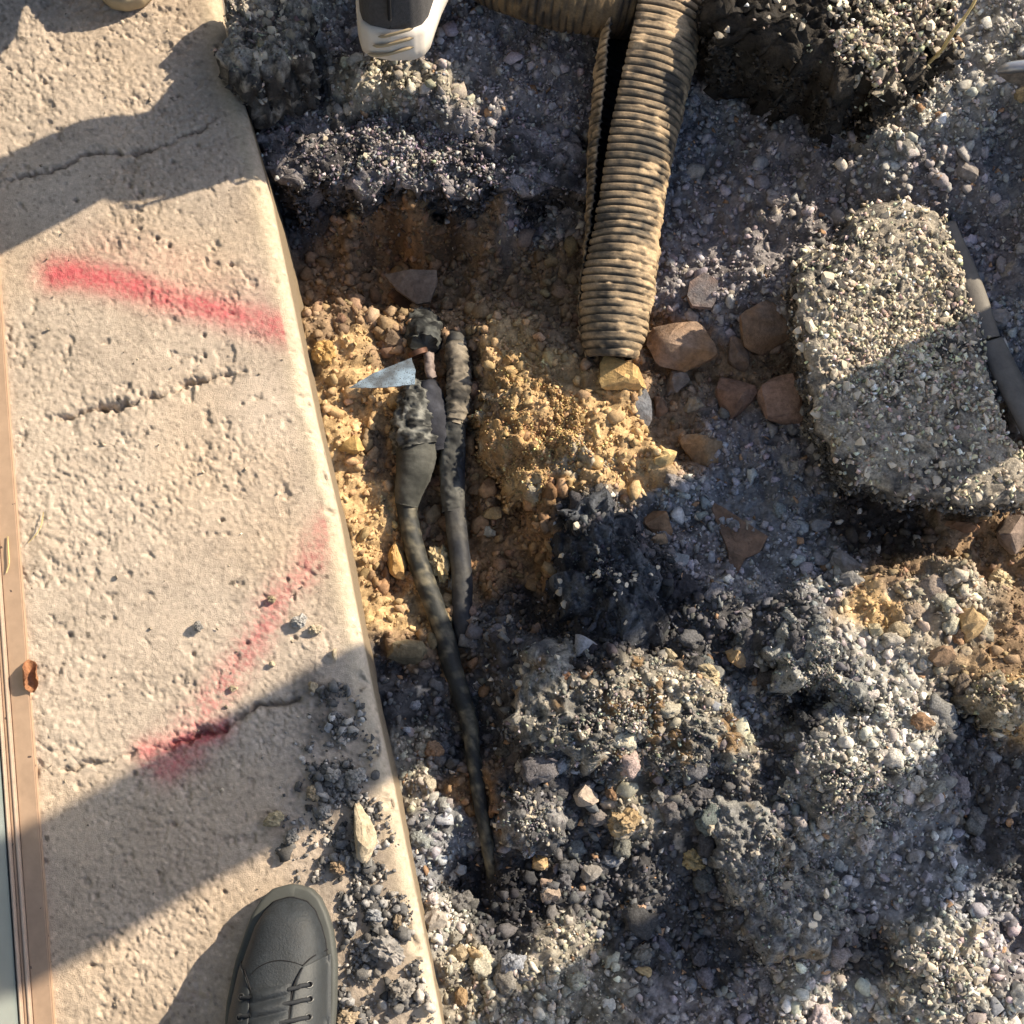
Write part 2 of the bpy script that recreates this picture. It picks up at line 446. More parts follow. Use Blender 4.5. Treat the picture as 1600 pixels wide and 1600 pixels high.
ZK = sorted(PAL)
_zz = idw(Wn([(a, b, -.1) for a, b, _ in ZP]), _hxy, _hz[:, None], 2.5, .01)[:, 0]
_zxy = Wn([(a, b, -.1) for a, b, _ in ZP], z=_zz)
_zv = np.zeros((len(ZP), len(ZK)))
for i, (_, _, k) in enumerate(ZP):
    _zv[i, ZK.index(k)] = 1
PALA = np.array([PAL[k] for k in ZK])

def zone_weights(P):
    q = P + .014 * np.stack([fbm(P * 22, 4, 101), fbm(P * 22, 4, 102)], 1)
    return idw(q, _zxy, _zv, 3.0, .006)

GX = np.concatenate([[-40, -10, -3, -1.2], np.arange(-.32, .67, .0025), np.arange(.69, 1.5, .02), [1.7, 2.2, 4, 10, 40]])
GY = np.concatenate([[-40, -10, -3, -1.2, -.7, -.45], np.arange(-.25, 1.13, .0025), np.arange(1.14, 1.7, .02), [2, 2.6, 4, 10, 40]])

def build_ground():
    X, Y = np.meshgrid(GX, GY)
    P = np.stack([X.ravel(), Y.ravel()], 1)
    far = np.clip((np.maximum.reduce([P[:, 0] - .75, P[:, 1] - 1.25, -.45 - P[:, 1], -.6 - P[:, 0]])) / .6, 0, 1)
    z = idw(P + .010 * np.stack([fbm(P * 18, 3, 111), fbm(P * 18, 3, 112)], 1), _hxy, _hz[:, None], 2.6, .012)[:, 0]
    near = far < 1
    fine = np.clip(np.minimum.reduce([P[:, 0] + .32, .67 - P[:, 0], P[:, 1] + .25, 1.13 - P[:, 1]]) / .012, 0, 1)
    zw = np.zeros((len(P), len(ZK)))
    zw[near] = zone_weights(P[near])
    zw[~near, ZK.index('G')] = 1
    soil = zw[:, ZK.index('Y')] + zw[:, ZK.index('B')] + zw[:, ZK.index('R')]
    z += .010 * fbm(P * 20, 3, 121) * (1 - far) + .0045 * fbm(P * 60, 3, 122) * fine
    wp = P + .004 * np.stack([fbm(P * 70, 2, 131), fbm(P * 70, 2, 132)], 1)
    d1, r1 = cells(wp / .026, 141)
    d2, r2 = cells(wp / .012, 142)
    d3, r3 = cells(wp / .0065, 143)
    b = np.clip(.75 - d1, 0, 1) * (r1 > .5) * r1 * .010 + np.clip(.7 - d2, 0, 1) * (r2 > .25) * r2 * .0075 + np.clip(.7 - d3, 0, 1) * r3 * .0040
    z += fine * (b * (1 - .5 * np.clip(soil, 0, 1)) + .0022 * fbm(P * 150, 3, 151, .6) + .0012 * fbm(P * 380, 2, 152))
    z = z * (1 - far) + far * (-.02 + .002 * fbm(P * 5, 2, 150))
    under = P[:, 0] < edge_x(P[:, 1]) - .012
    z = np.where(under, np.minimum(z, -.12), z)
    col = (zw @ PALA) * (.62 + .38 * np.clip(soil, 0, 1))[:, None]
    tint = 1 + (.55 * (r2 - .5) + .35 * (r3 - .5)) * fine
    col = col * np.clip(tint, .3, 2)[:, None]
    odd = (r2 > .975)[:, None]
    col = np.where(odd & (soil < .5)[:, None] & (fine > .5)[:, None], np.array([.42, .37, .31]) * (.6 + r3[:, None] * .6), col)
    o = np_mesh('ground', np.stack([P[:, 0], P[:, 1], z], 1), grid_faces(len(GY), len(GX)), M['rubble'], col=np.clip(col, .008, .8))
    tag(o, 'dug-up ground of soil, black tar and grey rubble beside the kerb', kind='structure')
    return z.reshape(len(GY), len(GX))
GZ = build_ground()

def hgt(P):
    P = np.atleast_2d(np.asarray(P, float))
    i = np.clip(np.searchsorted(GX, P[:, 0]) - 1, 0, len(GX) - 2)
    j = np.clip(np.searchsorted(GY, P[:, 1]) - 1, 0, len(GY) - 2)
    fx = np.clip((P[:, 0] - GX[i]) / (GX[i + 1] - GX[i]), 0, 1)
    fy = np.clip((P[:, 1] - GY[j]) / (GY[j + 1] - GY[j]), 0, 1)
    return (GZ[j, i] * (1 - fx) * (1 - fy) + GZ[j, i + 1] * fx * (1 - fy) + GZ[j + 1, i] * (1 - fx) * fy + GZ[j + 1, i + 1] * fx * fy)

def G(px, py, lift=0.):
    """the point of the ground seen at (px, py)"""
    z = -.1
    for _ in range(8):
        p = W(px, py, z)
        z = .5 * z + .5 * (float(hgt([(p.x, p.y)])[0]) + lift)
    return W(px, py, z)

# ------------------------------------------------------------------ loose stones
def ico(sub):
    bm = bmesh.new()
    bmesh.ops.create_icosphere(bm, subdivisions=sub, radius=1)
    v = np.array([x.co[:] for x in bm.verts])
    f = np.array([[x.index for x in t.verts] for t in bm.faces])
    bm.free()
    return v, f

def hull_stone(seed, n=13, sub=1, rough=.06):
    """an angular stone: hull of random points, its edges split and roughened"""
    r = np.random.default_rng(seed)
    p = r.normal(size=(n, 3))
    p /= np.linalg.norm(p, axis=1)[:, None]
    p *= r.uniform(.8, 1.05, (n, 1))
    bm = bmesh.new()
    for a in p:
        bm.verts.new(a)
    res = bmesh.ops.convex_hull(bm, input=bm.verts)
    bmesh.ops.delete(bm, geom=[e for e in res['geom_interior'] if isinstance(e, bmesh.types.BMVert)], context='VERTS')
    for _ in range(sub):
        bmesh.ops.subdivide_edges(bm, edges=bm.edges, cuts=1, use_grid_fill=True, smooth=.10)
    bmesh.ops.triangulate(bm, faces=bm.faces)
    bm.verts.index_update()
    v = np.array([x.co[:] for x in bm.verts])
    f = np.array([[x.index for x in t.verts] for t in bm.faces])
    bm.free()
    d = fbm(v * 2.3 + seed, 3, seed % 97)
    v = v * (1 + rough * d)[:, None]
    return v, f

SMALL = [hull_stone(100 + k, 7, 0, .1) for k in range(10)]
MID = []
for k in range(16):
    v, f = hull_stone(700 + k, 9 + k % 6, 0, .0)
    s = np.random.default_rng(k).uniform(.55, 1.25, 3)
    v = v * s
    MID.append((v * (1 + .16 * fbm(v * 2.2 + k * 9, 2, k) + .13 * fbm(v * 6 + k * 5, 1, k + 50))[:, None], f))
CRUMB = []
for k in range(10):
    v, f = ico(2)
    s = np.random.default_rng(k).uniform(.7, 1.2, 3)
    v = v * s
    CRUMB.append((v * (1 + .38 * fbm(v * 1.6 + k * 9, 2, k) + .30 * vnoise(v * 4.5 + k * 5, k + 50))[:, None], f))
CLOD = []
for k in range(8):
    v, f = ico(3 if k < 6 else 4)
    s = np.random.default_rng(k + 40).uniform(.7, 1.25, 3)
    v = v * s
    CLOD.append((v * (1 + .34 * fbm(v * 1.3 + k * 9, 2, k) + .22 * vnoise(v * 3.6 + k * 5, k + 50) + .13 * vnoise(v * 8.5 + k, k + 60))[:, None], f))
CLODS = []
for k in range(6):
    v, f = ico(4)
    s = np.random.default_rng(k + 60).uniform(.8, 1.2, 3)
    v = v * s
    CLODS.append((v * (1 + .26 * fbm(v * 1.3 + k * 9, 2, k + 5) + .16 * vnoise(v * 3.6 + k * 5, k + 55) + .12 * vnoise(v * 8 + k, k + 65) + .07 * vnoise(v * 16 + k, k + 75))[:, None], f))
ANG = [hull_stone(300 + k, 12, 1, .05) for k in range(10)]

def rot_mats(n, r):
    q = r.normal(size=(n, 4)); q /= np.linalg.norm(q, axis=1)[:, None]
    a, b, c, d = q.T
    return np.stack([np.stack([1 - 2 * (c * c + d * d), 2 * (b * c - a * d), 2 * (b * d + a * c)], -1),
                     np.stack([2 * (b * c + a * d), 1 - 2 * (b * b + d * d), 2 * (c * d - a * b)], -1),
                     np.stack([2 * (b * d - a * c), 2 * (c * d + a * b), 1 - 2 * (b * b + c * c)], -1)], 1)

def heap(name, label, lib, pos, size, col, m, r, parent=None, flat=1., smooth=False, kind='stuff'):
    """many small stones joined into one piece of stuff"""
    n = len(pos)
    rm = rot_mats(n, r)
    which = r.integers(0, len(lib), n)
    V, F, K = [], [], []
    off = 0
    for k, (v, f) in enumerate(lib):
        idx = np.nonzero(which == k)[0]
        if not len(idx): continue
        a = r.uniform(.7, 1.25, (len(idx), 1, 3))
        q = np.einsum('nij,nvj->nvi', rm[idx], (v[None] * a)) * size[idx, None, None]
        q[:, :, 2] *= flat
        q = q + pos[idx, None, :]
        V.append(q.reshape(-1, 3))
        F.append((f[None] + (off + np.arange(len(idx)) * len(v))[:, None, None]).reshape(-1, 3))
        K.append(np.repeat(col[idx], len(v), axis=0))
        off += len(idx) * len(v)
    o = np_mesh(name, np.concatenate(V), np.concatenate(F), m, parent, np.clip(np.concatenate(K), .006, .8), smooth)
    tag(o, label, kind=kind)
    return o

def stone_cols(zw, r):
    n = len(zw)
    base = zw @ PALA
    hsv = np.exp(r.normal(0, .25, (n, 1)))
    c = base * hsv * (1 + r.normal(0, .035, (n, 3)))
    u = r.random(n)
    soil = zw[:, ZK.index('Y')] + zw[:, ZK.index('B')] + zw[:, ZK.index('R')]
    pale = (u < .014) & (soil < .6)
    c[pale] = np.array([.50, .45, .39]) * np.exp(r.normal(0, .25, (pale.sum(), 1)))
    rust = (u > .978) & (soil < .6)
    c[rust] = np.array([.32, .20, .12]) * np.exp(r.normal(0, .3, (rust.sum(), 1)))
    blue = (u > .86) & (u < .88) & (soil < .6)
    c[blue] = np.array([.27, .28, .31]) * np.exp(r.normal(0, .3, (blue.sum(), 1)))
    return c

def scatter():
    r = np.random.default_rng(21)
    def pts(n):
        p = np.stack([r.uniform(-.30, .68, n), r.uniform(-.25, 1.14, n)], 1)
        p = p[p[:, 0] > edge_x(p[:, 1]) + .004]
        return p
    # crumbs, mid gravel, coarse gravel
    p = pts(78000); zw = zone_weights(p)
    dens = fbm(p * 14, 3, 201)
    keep = r.random(len(p)) < np.clip(.6 + .5 * dens, .15, 1)
    p, zw = p[keep], zw[keep]
    sl = zw[:, ZK.index('Y')] + zw[:, ZK.index('B')] + zw[:, ZK.index('R')]
    s = np.clip(r.lognormal(math.log(.0023), .38, len(p)), .0012, .006) * (1 - .28 * np.clip(sl, 0, 1))
    heap('crumbs', 'fine dark crumbs of soil, tar and grit over the dug ground', SMALL,
         np.column_stack([p, hgt(p) + s * .35]), s, stone_cols(zw, r), M['gravel'], r)
    p = pts(13500); zw = zone_weights(p)
    soil = zw[:, ZK.index('Y')] + zw[:, ZK.index('B')] + zw[:, ZK.index('R')]
    dens = fbm(p * 10, 3, 202)
    keep = r.random(len(p)) < np.clip((.72 + .6 * dens) * (1 - .80 * soil), .05, 1)
    p, zw = p[keep], zw[keep]
    s = np.clip(r.lognormal(math.log(.0042), .30, len(p)), .003, .010)
    heap('gravel', 'loose grey gravel and tar lumps scattered through the trench', MID + CRUMB,
         np.column_stack([p, hgt(p) + s * .3]), s, stone_cols(zw, r), M['gravel'], r, flat=.85)
    p = pts(950); zw = zone_weights(p)
    soil = zw[:, ZK.index('Y')] + zw[:, ZK.index('B')] + zw[:, ZK.index('R')]
    keep = r.random(len(p)) < np.clip(.7 - .55 * soil, .1, 1)
    p, zw = p[keep], zw[keep]
    s = np.clip(r.lognormal(math.log(.0082), .25, len(p)), .006, .014)
    heap('coarse_gravel', 'coarser angular stones mixed in the grey rubble', ANG,
         np.column_stack([p, hgt(p) + s * .25]), s, stone_cols(zw, r), M['gravel'], r, flat=.8)
    gy, gx = np.gradient(GZ, GY, GX)
    steep = np.sqrt(1 + gx ** 2 + gy ** 2)
    p = pts(90000)
    i = np.clip(np.searchsorted(GX, p[:, 0]), 0, len(GX) - 1); j = np.clip(np.searchsorted(GY, p[:, 1]), 0, len(GY) - 1)
    p = p[r.random(len(p)) < np.clip((steep[j, i] - 1.2) * .6, 0, .9)]
    if len(p) > 20000: p = p[:20000]
    zw = zone_weights(p)
    s = np.clip(r.lognormal(math.log(.0031), .45, len(p)), .0013, .009)
    heap('bank_crumbs', 'crumbs of soil and tar clinging to the steep trench banks', SMALL,
         np.column_stack([p, hgt(p) + s * .3]), s, stone_cols(zw, r), M['gravel'], r)
    # soil clods filling the hollow behind and beside the cables
    p = pts(16000); zw = zone_weights(p)
    sl = np.clip(zw[:, ZK.index('B')] + zw[:, ZK.index('R')] + .35 * zw[:, ZK.index('Y')], 0, 1)
    keep = (sl > .3) & (p[:, 0] < .16) & (r.random(len(p)) < .55 * sl)
    p, zw = p[keep], zw[keep]
    s = np.clip(r.lognormal(math.log(.0044), .40, len(p)), .0022, .011)
    c = stone_cols(zw, r)
    heap('soil_clods', 'crumbling brown soil clods filling the hollow around the cables', CRUMB, np.column_stack([p, hgt(p) + s * .25]), s, c, M['gravel'], r)
    # thinner spread of the same gravel over the road beyond the dig
    q = np.stack([r.uniform(-.6, 1.5, 9000), r.uniform(-.9, 2.2, 9000)], 1)
    out = (q[:, 0] > .66) | (q[:, 1] > 1.12) | (q[:, 1] < -.24)
    q = q[out & (q[:, 0] > edge_x(q[:, 1]) + .004)]
    s = np.clip(r.lognormal(math.log(.0056), .35, len(q)), .003, .014)
    zw = np.zeros((len(q), len(ZK))); zw[:, ZK.index('G')] = 1
    heap('gravel', 'loose grey gravel thinning out over the road beyond the dig', MID, np.column_stack([q, hgt(q) + s * .3]), s, stone_cols(zw, r), M['gravel'], r, flat=.85)
    # crumbly clods of tar: the bulk of the lower right
    p = pts(3600); zw = zone_weights(p)
    tar = zw[:, ZK.index('D')] + zw[:, ZK.index('T')] + .8 * zw[:, ZK.index('L')] + .5 * zw[:, ZK.index('S')] + .4 * zw[:, ZK.index('K')]
    low = np.clip((.62 - p[:, 1]) / .12, .08, 1)
    keep = r.random(len(p)) < np.clip(tar * low * (.30 + .35 * fbm(p * 12, 2, 203)), 0, 1)
    p, zw = p[keep], zw[keep]
    s = np.clip(r.lognormal(math.log(.0088), .30, len(p)), .0050, .0145)
    heap('tar_clods', 'crumbly clods of broken asphalt piled over the lower right', CLOD,
         np.column_stack([p, hgt(p) + s * .25]), s, stone_cols(zw, r), M['asphalt_clod'], r, flat=.75)
scatter()

# ------------------------------------------------------------------ shape builders
def sweep(pts, rad, seg=14, step=.004, rough=0., seed=0, rib=None, flat=1.):
    """tube along 3-D points with a radius at each; returns vertices, faces and (u along, angle)"""
    pts = np.asarray(pts, float); rad = np.asarray(rad, float)
    t = np.arange(len(pts))
    n = max(8, int(np.linalg.norm(np.diff(pts, axis=0), axis=1).sum() / step))
    tt = np.linspace(0, len(pts) - 1, n)
    # Catmull-Rom
    P = np.vstack([2 * pts[0] - pts[1], pts, 2 * pts[-1] - pts[-2]])
    i = np.minimum(tt.astype(int), len(pts) - 2); f = (tt - i)[:, None]
    a, b, c, d = P[i], P[i + 1], P[i + 2], P[i + 3]
    ctr = .5 * (2 * b + (c - a) * f + (2 * a - 5 * b + 4 * c - d) * f ** 2 + (3 * b - a - 3 * c + d) * f ** 3)
    r = np.interp(tt, t, rad)
    tan = np.gradient(ctr, axis=0); tan /= np.linalg.norm(tan, axis=1)[:, None] + 1e-12
    ref = np.array([0, 0, 1.]) if abs(tan[:, 2]).mean() < .8 else np.array([0, 1., 0])
    side = np.cross(tan, ref); side /= np.linalg.norm(side, axis=1)[:, None] + 1e-12
    up = np.cross(side, tan)
    ang = np.linspace(0, 2 * math.pi, seg, endpoint=False)
    L = np.concatenate([[0], np.cumsum(np.linalg.norm(np.diff(ctr, axis=0), axis=1))])
    rr = np.repeat(r[:, None], seg, 1)
    if rib is not None:
        rr = rr * rib(L[:, None], ang[None, :])
    v = ctr[:, None, :] + rr[..., None] * (np.cos(ang)[None, :, None] * side[:, None, :] + flat * np.sin(ang)[None, :, None] * up[:, None, :])
    if rough:
        q = v.reshape(-1, 3)
        nrm = (v - ctr[:, None, :]) / rr[..., None]
        v = v + nrm * (rough * fbm(q * 160, 4, seed)).reshape(n, seg, 1)
    f_ = grid_faces(n, seg, True)
    vv = np.vstack([v.reshape(-1, 3), ctr[:1], ctr[-1:]])
    k = n * seg
    caps = [[j, (j + 1) % seg, k, k] for j in range(seg)] + [[(n - 1) * seg + (j + 1) % seg, (n - 1) * seg + j, k + 1, k + 1] for j in range(seg)]
    faces = [list(x) for x in f_] + [c_[:3] for c_ in caps]
    return vv, faces, np.concatenate([np.repeat(L, seg), [0, L[-1]]]), np.concatenate([np.tile(ang, n), [0, 0]])

def dust_cols(v, dark, dusty, scale, bias, seed):
    k = np.clip(.5 + bias + .9 * fbm(v * scale, 4, seed), 0, 1)[:, None]
    c = np.asarray(dark) * (1 - k) + np.asarray(dusty) * k
    return c * (1 + .15 * fbm(v * scale * 5, 2, seed + 1))[:, None]

def tube(name, pts, rad, m, parent=None, dark=(.03, .03, .033), dusty=(.2, .16, .1), scale=40, bias=-.2, seed=0, **kw):
    v, f, L, a = sweep(pts, rad, seed=seed, **kw)
    return np_mesh(name, v, f, m, parent, dust_cols(v, dark, dusty, scale, bias, seed))

def lump(name, outline, z0, thick, power=2.5, rough=.004, amp=.006, cols=((.03, .03, .033), (.2, .18, .15)), m='asphalt',
         na=120, nr=34, seed=0, tilt=(0, 0), under=.05, grain=.010, parent=None, bias=0., ragged=.004):
    """a solid broken piece: outline from above, domed or flat top, ragged flanks and an underside"""
    o2 = Wn([(a, b, z0) for a, b in outline])
    ctr = o2.mean(0)
    closed = np.vstack([o2, o2[:1]])
    s = np.concatenate([[0], np.cumsum(np.hypot(*np.diff(closed, axis=0).T))])
    q = np.linspace(0, s[-1], na, endpoint=False)
    ring = np.stack([np.interp(q, s, closed[:, 0]), np.interp(q, s, closed[:, 1])], 1)
    ring = ring + ragged * np.stack([fbm(ring * 120, 3, seed), fbm(ring * 120, 3, seed + 1)], 1) + 2.2 * ragged * np.stack([fbm(ring * 40, 2, seed + 41), fbm(ring * 40, 2, seed + 42)], 1)
    V = []
    rs = np.linspace(0.02, 1, nr)
    for r in rs:
        xy = ctr + (ring - ctr) * r
        z = z0 + (thick * ((1 - r ** power) ** (1 / 1.6)) - thick * 1) * np.ones(na)
        V.append(np.column_stack([xy, z]))
    low = z0 - thick
    NF = 12
    for k in range(NF):
        dz = (k + 1) / NF
        rr = 1.0 - .07 * dz ** 2
        q3 = np.column_stack([ring, np.full(na, -under * dz)])
        bulge = 1.6 * ragged * fbm(q3 * 60, 3, seed + 5, .6) + .9 * ragged * fbm(q3 * 210, 2, seed + 6)
        out = (ring - ctr); out = out / np.linalg.norm(out, axis=1)[:, None]
        xy = ctr + (ring - ctr) * rr + out * bulge[:, None]
        V.append(np.column_stack([xy, low - under * dz + .5 * ragged * fbm(q3 * 90, 2, seed + 7)]))
    V = np.concatenate(V)
    top = np.arange(len(V)) < nr * na
    p = V[:, :2]
    d1, r1 = cells((p + .002 * np.stack([fbm(p * 90, 2, seed), fbm(p * 90, 2, seed + 9)], 1)) / grain, seed + 2)
    d2, r2 = cells(p / (grain * .5), seed + 3)
    add = amp * fbm(p * 45, 3, seed + 4) + np.clip(.75 - d1, 0, 1) * r1 * grain * .42 + np.clip(.7 - d2, 0, 1) * r2 * grain * .22 + rough * fbm(p * 170, 3, seed + 8)
    V[top, 2] += add[top] + .5 * amp * fbm(p[top] * 120, 3, seed + 31, .65) - np.clip(fbm(p[top] * 28, 3, seed + 33) - .25, 0, 1) * amp * 1.6
    V[:, 2] += (p[:, 0] - ctr[0]) * tilt[0] + (p[:, 1] - ctr[1]) * tilt[1]
    k = np.clip(.45 + bias + .7 * fbm(p * 30, 3, seed + 11) + .9 * (r1 - .5) + .4 * (r2 - .5), 0, 1)[:, None]
    col = np.asarray(cols[0]) * (1 - k) + np.asarray(cols[1]) * k
    if len(cols) > 2:
        kk = np.clip(fbm(p * 38, 3, seed + 13) * 2 - .5, 0, 1)[:, None]
        col = col * (1 - kk) + np.asarray(cols[2]) * kk
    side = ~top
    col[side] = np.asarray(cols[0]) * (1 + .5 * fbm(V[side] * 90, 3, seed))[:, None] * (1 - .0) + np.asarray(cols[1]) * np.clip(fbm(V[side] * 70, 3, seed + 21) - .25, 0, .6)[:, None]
    nrr = nr + NF
    f = [list(x) for x in grid_faces(nrr, na, True)]
    n0 = len(V)
    V = np.vstack([V, [[*ctr, V[:na, 2].mean()]], [[*ctr, low - under]]])
    col = np.vstack([col, col[:1], col[-1:]])
    f += [[(j + 1) % na, j, n0] for j in range(na)] + [[(nrr - 1) * na + j, (nrr - 1) * na + (j + 1) % na, n0 + 1] for j in range(na)]
    o = np_mesh(name, V, f, M[m], parent, np.clip(col, .006, .8))
    o['ctr'] = 0
    del o['ctr']
    fl = V[nr * na:(nr + NF - 3) * na]
    o['n_top'] = nr * na
    return o, np.vstack([V[:nr * na], fl])

_rockseed = [500]
def rock(px, py, wpx, hpx, rot, height, col, label, cat='rock', name='rock', group=None, col2=None, sink=.35, on_pave=False, sub=2, n=14, rough=.07, lift=0.):
    """one angular stone lying at (px, py), wpx by hpx seen from above, turned by rot degrees"""
    _rockseed[0] += 1
    sd = _rockseed[0]
    if cat in ('clod', 'crumb'):
        v, f = CLODS[sd % len(CLODS)]
    else:
        v, f = hull_stone(sd, n, sub, rough)
    v = v / np.abs(v).max(0)
    c = W(px, py, 0.) if on_pave else G(px, py)
    k = mpp(py, c.z)
    sx, sy, sz = wpx * k / 2, hpx * k / 2, height / 2
    v = v * np.array([sx, sy, sz])
    a = R(rot); ca, sa = math.cos(a), math.sin(a)
    v = np.stack([v[:, 0] * ca - v[:, 1] * sa, v[:, 0] * sa + v[:, 1] * ca, v[:, 2]], 1)
    v = v + (.0013 * fbm(v * 230 + sd, 4, sd, .6))[:, None] * v / (np.linalg.norm(v, axis=1)[:, None] + 1e-9)
    col = np.array(col) * 1.42 * .93 + .07 * np.array([.3, .27, .23])
    c2 = col * .6 if col2 is None else np.array(col2) * 1.3
    kk = np.clip(.4 + .8 * fbm(v * 45 + sd, 3, sd), 0, 1)[:, None]
    o = np_mesh(name, v, f, M['rock'], col=np.clip(col * (1 - kk) + c2 * kk, .01, .8), smooth=False)
    if sub >= 2:
        o.data.polygons.foreach_set('use_smooth', np.ones(len(f), bool))
        o.data.set_sharp_from_angle(angle=R(28))
    o.location = (c.x, c.y, c.z + sz * (1 - 2 * sink) + lift)
    tag(o, label, cat, group)
    return o

# ------------------------------------------------------------------ door at the left edge
def box(name, x0, x1, y0, y1, z0, z1, m, parent=None, bevel=0.):
    bm = bmesh.new()
    bmesh.ops.create_cube(bm, size=1)
    for q in bm.verts:
        q.co = ((x0 + x1) / 2 + q.co.x * (x1 - x0), (y0 + y1) / 2 + q.co.y * (y1 - y0), (z0 + z1) / 2 + q.co.z * (z1 - z0))
    if bevel:
        bmesh.ops.bevel(bm, geom=bm.edges, offset=bevel, segments=2, affect='EDGES')
    me = bpy.data.meshes.new(name); bm.to_mesh(me); bm.free()
    return link_mesh(name, me, m, parent)

M['sill'] = mat('brown_anodised_sill', (.34, .235, .165), rough=.55, var=.12, vscale=60, bump=.12, bscale=500, bdist=.0006, spec=.4, speck=(.09, .06, .05), speck_scale=420, speck_amt=.003)
M['sill_bright'] = mat('worn_aluminium_edge', (.55, .42, .33), rough=.4, var=.1, bump=.05, spec=.5, metal=.3)
M['door_rail'] = mat('grey_door_metal', (.20, .235, .235), rough=.35, var=.06, vscale=30, bump=.03, spec=.5)
M['glass'] = mat('dark_door_glass', (.05, .09, .12), rough=.08, var=.05, bump=0, spec=.8)

def build_door():
    a, b = W(62, 1250), W(88, 1600)            # outer edge of the sill
    d = (b - a); ang = math.atan2(d.y, d.x) + math.pi / 2
    base = W(75, 1430)
    th = empty('door_threshold', base, 'brown metal door threshold strip along the left edge of the pavement', 'threshold')
    dr = empty('door', base, 'grey metal glazed door standing behind the brown threshold strip', 'door')
    y0, y1 = -.75, 1.25
    box('strip', -.0205, 0, y0, y1, -.004, .007, M['sill'], th, .0012)
    box('rib', -.0245, -.0207, y0, y1, -.004, .0105, M['sill_bright'], th, .0012)
    box('rib', -.0285, -.0247, y0, y1, -.004, .009, M['sill'], th, .001)
    box('rib', -.0320, -.0287, y0, y1, -.004, .013, M['sill_bright'], th, .0012)
    box('bottom_rail', -.075, -.034, y0, y1, .004, .115, M['door_rail'], dr, .003)
    box('stile', -.073, -.036, y0 - .09, y0 - .002, .004, 2.05, M['door_rail'], dr, .003)
    box('stile', -.073, -.036, y1 + .002, y1 + .09, .004, 2.05, M['door_rail'], dr, .003)
    box('top_rail', -.075, -.034, y0, y1, 1.96, 2.05, M['door_rail'], dr, .003)
    box('pane', -.060, -.050, y0, y1, .113, 1.962, M['glass'], dr)
    th.rotation_euler.z = ang
    dr.rotation_euler.z = ang
    wall = box('building_wall', -1.2, -.08, -6, 6, -.3, 2.9, mat('pale_render', (.45, .42, .37), var=.1, vscale=8), None)
    wall.location = base; wall.rotation_euler.z = ang
    tag(wall, 'pale rendered house wall behind the grey glazed door', 'wall')
build_door()

# ------------------------------------------------------------------ asphalt slabs and lumps
def embed(parent, surf, n_parts, n_stuff, size, seed, name='stone', fs=.42, cols=None, lower=None, mrock='aggregate'):
    """aggregate stones standing out of a broken surface: the larger ones as parts, the finest as stuff"""
    r = np.random.default_rng(seed)
    libs = []
    for k in range(6):
        v, f = ANG[k]
        me = bpy.data.meshes.new('stone_shape')
        me.from_pydata([tuple(a) for a in v], [], [tuple(a) for a in f])
        me.materials.append(M[mrock])
        libs.append(me)
    idx = r.choice(len(surf), n_parts, replace=len(surf) < n_parts)
    inv = Matrix.Translation(-parent.location)
    for i in idx:
        o = bpy.data.objects.new(name, libs[r.integers(6)])
        s = size * r.lognormal(0, .25)
        o.location = surf[i] - np.array([0, 0, s * .30]) - np.array(parent.location)
        o.rotation_euler = r.uniform(0, 6.28, 3)
        o.scale = s * r.uniform(.7, 1.25, 3)
        o.parent = parent
        C.objects.link(o)
    if n_stuff:
        j = r.choice(len(surf), n_stuff)
        jit = r.normal(0, size * .6, (n_stuff, 3)) * np.array([1, 1, .1])
        s = np.clip(size * fs * r.lognormal(0, .35, n_stuff), .001, .005)
        c = np.array(cols if cols is not None else (.22, .2, .17)) * .62 * np.exp(r.normal(0, .42, (n_stuff, 1))) * (1 + r.normal(0, .07, (n_stuff, 3)))
        heap('fine_stone', None, SMALL, surf[j] + jit - np.array(parent.location), s, c, M['gravel'], r, parent)

def piece(name, label, cat, outline, z0, thick, nparts=0, nstuff=0, size=.004, group=None, scol=None, keep=None, fs=.42, ff=.5, **kw):
    o2 = Wn([(a, b, z0) for a, b in outline]).mean(0)
    root = empty(name, (o2[0], o2[1], z0 - thick), label, cat, group)
    body, surf = lump('body', outline, z0, thick, **kw)
    me = body.data
    n = len(me.vertices); co = np.empty(n * 3); me.vertices.foreach_get('co', co)
    me.vertices.foreach_set('co', (co.reshape(-1, 3) - np.array(root.location)).ravel())
    me.update()
    body.parent = root
    nt_ = body['n_top']; del body['n_top']
    flank, surf_top = surf[nt_:], surf[:nt_]
    r_ = np.random.default_rng(kw.get('seed', 0) + 77)
    nf_ = max(150, int(nstuff * ff))
    jj = r_.choice(len(flank), nf_)
    ss = np.clip(r_.lognormal(math.log(.0030), .4, nf_), .0014, .007)
    cc = np.asarray(kw['cols'][0]) * 1.25 * np.exp(r_.normal(0, .5, (nf_, 1)))
    pl_ = r_.random(nf_) < .10
    cc[pl_] = np.asarray(kw['cols'][1]) * .8
    heap('fine_stone', None, SMALL, flank[jj] + r_.normal(0, .002, (nf_, 3)) - np.array(root.location), ss, cc, M['gravel'], r_, root)
    surf = np.vstack([surf_top, flank[::4]])
    if keep is not None:
        surf = surf[keep(surf)]
    if nparts or nstuff:
        embed(root, surf, nparts, nstuff, size, kw.get('seed', 0) + 900, cols=scol, fs=fs)
    return root

